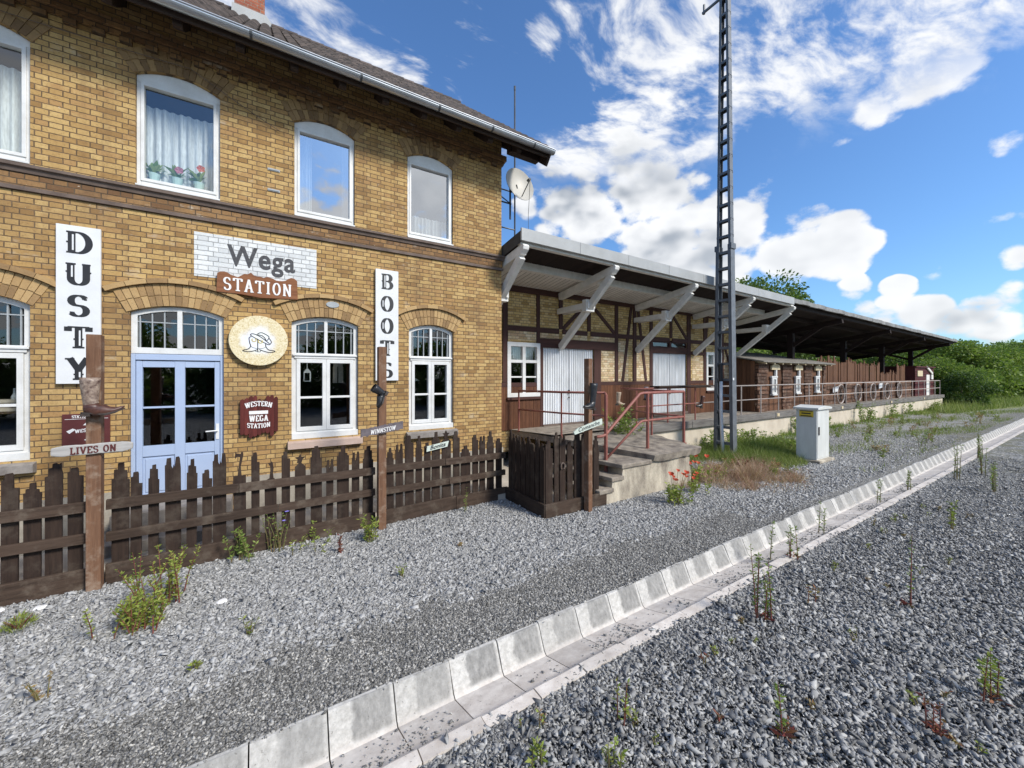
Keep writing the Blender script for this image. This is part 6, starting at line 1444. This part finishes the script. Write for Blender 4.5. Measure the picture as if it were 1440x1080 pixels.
# weeds along the platform wall
for k, (x, h, lab) in enumerate(((10.6,.6,'upright thistle like weed against the platform wall near the mast'),(12.9,.45,'weed at the platform foot left of the grey cabinet'),(16.2,.6,'weed at the platform foot just right of the cabinet'),(18.3,.5,'second weed at the platform foot right of the cabinet'),(22.4,1.1,'big tall weed against the platform wall'),(23.4,.8,'bushy weed beside the big tall weed'),(26.6,.95,'weed leaning against the far platform wall'),(29.5,.7,'far weed at the platform foot'),(34.0,.6,'last weed before the platform end'))):
    weed('wall_weed', lab, 'weed', (x,6.25,0), 330+k, 6, h, M['weed'], M['stem'], .11, 26, .2, .28, group='weeds along the platform wall')
rs = random.Random(88)
for k in range(60):
    x = rs.uniform(11.5,34); y = rs.uniform(3.2,6.0)
    weed('gravel_weed', 'small weed in the gravel strip before the platform', 'weed', (x,y,0), 400+k, 4, rs.uniform(.12,.5), M[rs.choice(('weed','weed2','dryleaf'))], M['stem'], .06, 18, .12, .3, group='weeds in the gravel strip')
# grass
def grass(name, label, mat, n, region, h, w, lean=.5):
    x, y, hs = region(n); n = len(x); a = rng.uniform(0,2*pi,n); hh = h*rng.uniform(.4,1.2,n)*hs; l = lean*rng.uniform(.2,1.2,n)*hh; b = rng.uniform(0,2*pi,n)
    ww = w*rng.uniform(.6,1.3,n); B0 = np.stack([x-np.cos(a)*ww, y-np.sin(a)*ww, np.full(n,-.01)],1); B1 = np.stack([x+np.cos(a)*ww, y+np.sin(a)*ww, np.full(n,-.01)],1); T = np.stack([x+np.cos(b)*l, y+np.sin(b)*l, hh],1)
    V = np.stack([B0,B1,T],1).reshape(-1,3); o = np_mesh(name, mat, V, np.arange(n*3).reshape(n,3)); o['kind'] = 'stuff'; o['label'] = label; o['category'] = 'grass'; return o
def ell(cx, cy, rx, ry, pw=.6):
    def f(n):
        a = rng.uniform(0,2*pi,n); r_ = np.sqrt(rng.uniform(0,1,n)); k = 1+.25*np.sin(a*3+1)+.15*np.sin(a*7); return cx+rx*r_*np.cos(a)*k, cy+ry*r_*np.sin(a)*k, 1-.6*r_**2
    return f
grass('grass', 'green grass patch around the foot of the mast', M['greengrass'], 8500, ell(11.1,5.5,2.3,.9), .40, .006, .8)
grass('grass', 'tan and green grass patch in front of the cabinet', M['grassleaf'], 8000, ell(10.7,4.75,1.7,.6), .26, .006, .9)
grass('grass', 'dry tan grass mixed into the green patch', M['grassleaf'], 5000, ell(10.9,5.3,2.3,.95), .42, .005, .9)
def drypatch(n):
    a = rng.uniform(0,2*pi,n); r_ = rng.uniform(0,1,n)**.8; x = 8.35+1.75*r_*np.cos(a)*(1+.2*np.sin(a*3)); y = 4.30+.85*r_*np.sin(a)*(1+.2*np.sin(a*5+1))
    q = np.sin(x*7+y*3)+np.sin(y*9-x*2)+np.sin(x*17)*.6+rng.normal(0,.8,n); k = q > -.5; x, y, r_ = x[k], y[k], r_[k]
    return x, y, (1-.75*r_**2)*(.55+.45*np.sin(x*5+1)*np.sin(y*6))+.15
grass('dry_grass', 'red brown dry grass patch in front of the mast', M['redgrass'], 9000, drypatch, .40, .0045, 1.1)
grass('dry_grass', 'low tangled dry stalks in front of the mast', M['redgrass'], 9000, drypatch, .16, .005, 2.2)
grass('dry_grass', 'thin straw coloured patch before the red brown grass', M['redgrass'], 1500, ell(8.6,3.7,1.3,.5), .10, .005, 1.2)
def strip(n):
    x = rng.uniform(10.5,38,n); y = 6.45-np.abs(rng.normal(0,.25,n)); return x, y, rng.uniform(.2,1,n)*(np.sin(x*1.7)+np.sin(x*4.1+1)>-.2)
grass('grass', 'thin grass along the platform foot', M['greengrass'], 7000, strip, .28, .008)
def gravelgrass(n):
    x = rng.uniform(11,40,n); y = rng.uniform(2.9,6.2,n); k = (np.sin(x*.9+y*2)+np.sin(y*3.3+x*.4)+rng.normal(0,.5,n)) > .5; return x[k], y[k], rng.uniform(.3,1,k.sum())
grass('grass', 'sparse grass sprouting in the gravel strip', M['grassleaf'], 30000, gravelgrass, .15, .007)
def meadow(n):
    x = 31+75*rng.uniform(0,1,n)**1.6; y = rng.uniform(-14,9.5,n)*1.0; k = (x > 33+1.5*np.sin(y*2.1)+np.maximum(0,(5.0-y))*7) & ((y > 2.8) | (x > 52+y*.5)) & ((y<6.4)|(x>38.4)); return x[k], y[k], rng.uniform(.4,1.1,k.sum())
grass('meadow', 'tall pale meadow grass beyond the gravel', M['grassleaf'], 70000, meadow, .62, .02, .45)
# far wooded skyline
V, Q, _ = tree_mesh(91, 9, 11, 9000, .9, 60, .0); Vs, Qs, off = [], [], 0
for k in range(26):
    a = radians(-32+k*3.1); d = 190+25*sin(k*1.7); s_ = 1+.25*sin(k*2.3)
    Vs.append(V*np.array([s_,s_,s_])+np.array([d*cos(a), d*sin(a)+4, -.5])); Qs.append(Q+off); off += len(V)
o = np_mesh('far_wood', M['treeleaf'], np.concatenate(Vs), np.concatenate(Qs)); o['kind'] = 'stuff'; o['label'] = 'far wooded skyline beyond the meadow'; o['category'] = 'wood'

# ================================================================== SKY, SUN, CAMERA
TH = radians(57.7); Fw = Vector((cos(TH),sin(TH),0)); Rt = Vector((sin(TH),-cos(TH),0))
SUN_EL, SUN_AZ = radians(40), Vector((.38,-.80,0)).normalized()
w = bpy.data.worlds.new('World'); scene.world = w; w.use_nodes = True; t = NT(w.node_tree); t.n.clear()
out = t.node('ShaderNodeOutputWorld'); bg = t.node('ShaderNodeBackground'); bg.inputs[1].default_value = .10
sky = t.node('ShaderNodeTexSky'); sky.sky_type = 'NISHITA'; sky.sun_disc = False; sky.sun_elevation = SUN_EL; sky.sun_rotation = atan2(SUN_AZ.x, SUN_AZ.y); sky.air_density = 1.1; sky.dust_density = .6; sky.ozone_density = 2.2
D = t.node('ShaderNodeTexCoord').outputs['Generated']; D = t.vmath('NORMALIZE', D)
sp = t.node('ShaderNodeSeparateXYZ', ins={0: D})
hz = t.math('MAXIMUM', sp.outputs[2], .0); den = t.math('ADD', hz, .16)
plane = t.node('ShaderNodeCombineXYZ', ins={0: t.math('DIVIDE', sp.outputs[0], den), 1: t.math('DIVIDE', sp.outputs[1], den), 2: 0.0}).outputs[0]
warp = t.vmath('SCALE', t.vmath('SUBTRACT', t.noise(plane, 1.6, 3, .5, 1), (.5,.5,.5)), .35)
pw = t.vmath('ADD', plane, warp)
n_big = t.noise(pw, 1.9, 5, .60); n_fine = t.noise(t.mapping(pw,(1.0,1.9,1),rot=(0,0,.9)), 8.5, 6, .60)
def pxdir(px, py): return (Fw + Rt*((px-720)/545) + Vector((0,0,(528-py)/545))).normalized()
# where the cloud banks stand: centre seen from the platform, spread, weight
BL = [(880,30,85,1),(965,60,110,1),(830,15,60,.8),(925,120,55,.9),(1010,110,70,.8),(770,45,35,.7),(1090,60,110,.85),(1180,80,120,.9),(1285,45,130,.95),(1190,150,75,.8),(1390,10,90,.8),(1120,120,60,.8),(1340,90,60,.6),
      (885,200,70,1),(805,240,62,1),(900,262,80,1.1),(770,275,50,.8),(845,290,62,1.1),(960,300,75,1.1),(985,222,34,.9),(1068,272,30,.8),(1100,345,62,1.1),(1000,355,75,1.2),(905,335,60,.8),(1175,345,50,1.1),(1225,338,20,.9),(1040,330,60,1.1),
      (1155,222,20,.5),(1425,190,34,.42),(1262,408,22,1),(1246,425,15,.9),(1290,452,42,.9),(1345,462,34,.8),(1400,450,46,.9),(1436,420,34,.8),(1430,360,24,.7),(1200,405,20,.6),(1230,465,50,.8),
      (440,35,60,.9),(520,90,48,.9),(580,108,30,.9),(480,68,48,.9),(400,10,45,.9),(330,10,50,.8)]
for (px, py, rad, wt) in ((475,300,52,1.4),(435,295,36,1.3),(600,258,75,1.15),(615,320,60,1.1),(290,240,45,1.0),(20,120,80,1.0),(735,515,30,1.0)): BL.append((px, py, rad, wt, 1))   # banks across the tracks
cov = None
for (px, py, rad, wt, *mir) in BL:
    c_ = pxdir(px,py); e_ = pxdir(px+rad*1.25,py); e2 = pxdir(px,py-rad*1.25); ct = (c_.dot(e_)+c_.dot(e2))/2
    if mir: c_ = Vector((c_.x,-c_.y,c_.z))
    v = t.math('MULTIPLY_ADD', t.vmath('DOT_PRODUCT', D, tuple(c_)), wt/(1-ct), -ct*wt/(1-ct))
    cov = t.math('MAXIMUM', 0.0 if cov is None else cov, v)
back = t.smooth(t.vmath('DOT_PRODUCT', D, (0.0,-1.0,0.0)), -.05, .35)          # other half of the sky: broken cloud
cov = t.math('MAXIMUM', cov, t.math('MULTIPLY', back, t.smooth(n_big, .42, .62)))
low = t.smooth(sp.outputs[2], .54, .41)
def puff(off):
    d_ = t.vmath('ADD', t.vmath('ADD', t.mapping(D,(1,1,1.5)), t.vmath('SCALE', warp, .05)), off)
    a = t.noise(d_, 5.5, 8, .63)
    vn = t.n.new('ShaderNodeTexVoronoi'); vn.feature = 'F1'; vn.inputs['Scale'].default_value = 7; vn.inputs['Detail'].default_value = 2; vn.inputs['Roughness'].default_value = .55; t.set(vn.inputs['Vector'], d_)
    return t.math('ADD', t.math('MULTIPLY', a, .62), t.math('MULTIPLY', t.math('SUBTRACT', 1.0, vn.outputs[0]), .34))
n_cum = puff((0,0,0))
def soft(off): return t.noise(t.vmath('ADD', t.vmath('ADD', t.mapping(D,(1,1,1.5)), t.vmath('SCALE', warp, .05)), off), 5.5, 3, .5)
hi = t.math('ADD', t.math('MULTIPLY', n_big, .40), t.math('MULTIPLY', n_fine, .60))
d_hi = t.math('ADD', t.math('MULTIPLY', t.math('POWER', cov, .7), .60), t.math('MULTIPLY', t.math('SUBTRACT', hi, .492), 3.5))
d_lo = t.math('ADD', t.math('MULTIPLY', t.math('POWER', cov, .6), .95), t.math('MULTIPLY', t.math('SUBTRACT', n_cum, .415), 3.0))
def lerp(a, b, f): return t.math('ADD', a, t.math('MULTIPLY', t.math('SUBTRACT', b, a), f))
dens = lerp(d_hi, d_lo, low)
mask = lerp(t.smooth(d_hi, .14, .86), t.smooth(d_lo, .18, .50), low)
# lit tops, greyer bellies and thick hearts
slope = t.math('SUBTRACT', soft((0,0,0)), soft((.02,-.012,.05)))
sh_lo = t.math('ADD', t.math('MULTIPLY', t.smooth(slope, .10, -.16), .75), t.math('MULTIPLY', t.smooth(dens, .45, 1.5), .35))
GB = [(830,285,90,1),(900,325,80,.8),(780,270,60,.9),(980,350,70,.5),(1420,455,70,1),(1350,470,50,.7)]
gsh = None
for (px, py, rad, wt) in GB:
    c_ = pxdir(px,py); e_ = pxdir(px+rad*1.3,py); ct = c_.dot(e_); v = t.math('MULTIPLY_ADD', t.vmath('DOT_PRODUCT', D, tuple(c_)), wt/(1-ct), -ct*wt/(1-ct)); gsh = t.math('MAXIMUM', 0.0 if gsh is None else gsh, v)
sh_lo = t.math('MULTIPLY', sh_lo, t.math('MULTIPLY_ADD', gsh, 1.6, .40))
sh_hi = t.math('MULTIPLY', t.smooth(t.noise(pw, 3.0, 5, .55), .45, .70), t.math('MULTIPLY', t.smooth(d_hi, .5, 1.2), .38))
shade = t.math('MINIMUM', lerp(sh_hi, sh_lo, low), 1.0)
ccol = t.mix(shade, (6.0,6.05,6.1,1), (2.5,2.75,3.1,1))
skyc = t.mix(1, sky.outputs[0], (.60,.85,1.12,1), 'MULTIPLY')
t.set(bg.inputs[0], t.mix(t.math('MULTIPLY', mask, .96), skyc, ccol)); t.l.new(bg.outputs[0], out.inputs[0])

w.cycles.sampling_method = 'MANUAL'; w.cycles.sample_map_resolution = 512
sl = bpy.data.lights.new('Sun', 'SUN'); sl.energy = 2.6; sl.angle = radians(12.0); sl.color = (1,.955,.88)
so = bpy.data.objects.new('sun', sl); COL.objects.link(so)
so.rotation_euler = Vector((-SUN_AZ.x*cos(SUN_EL), -SUN_AZ.y*cos(SUN_EL), -sin(SUN_EL))).to_track_quat('-Z','Y').to_euler(); so.location = (0,0,30)

cam = bpy.data.cameras.new('Camera'); cam.lens = 545/1440*36; cam.sensor_width = 36; cam.sensor_fit = 'HORIZONTAL'; cam.shift_y = -12/1440; cam.clip_start = .05; cam.clip_end = 3000
cobj = bpy.data.objects.new('camera', cam); COL.objects.link(cobj); cobj.location = (0,0,2.1); cobj.rotation_euler = (pi/2, 0, TH-pi/2); scene.camera = cobj
scene.view_settings.view_transform = 'Standard'; scene.view_settings.look = 'None'; scene.view_settings.exposure = .80; scene.view_settings.gamma = 1
scene.cycles.use_denoising = True; scene.cycles.max_bounces = 8; scene.cycles.transparent_max_bounces = 16
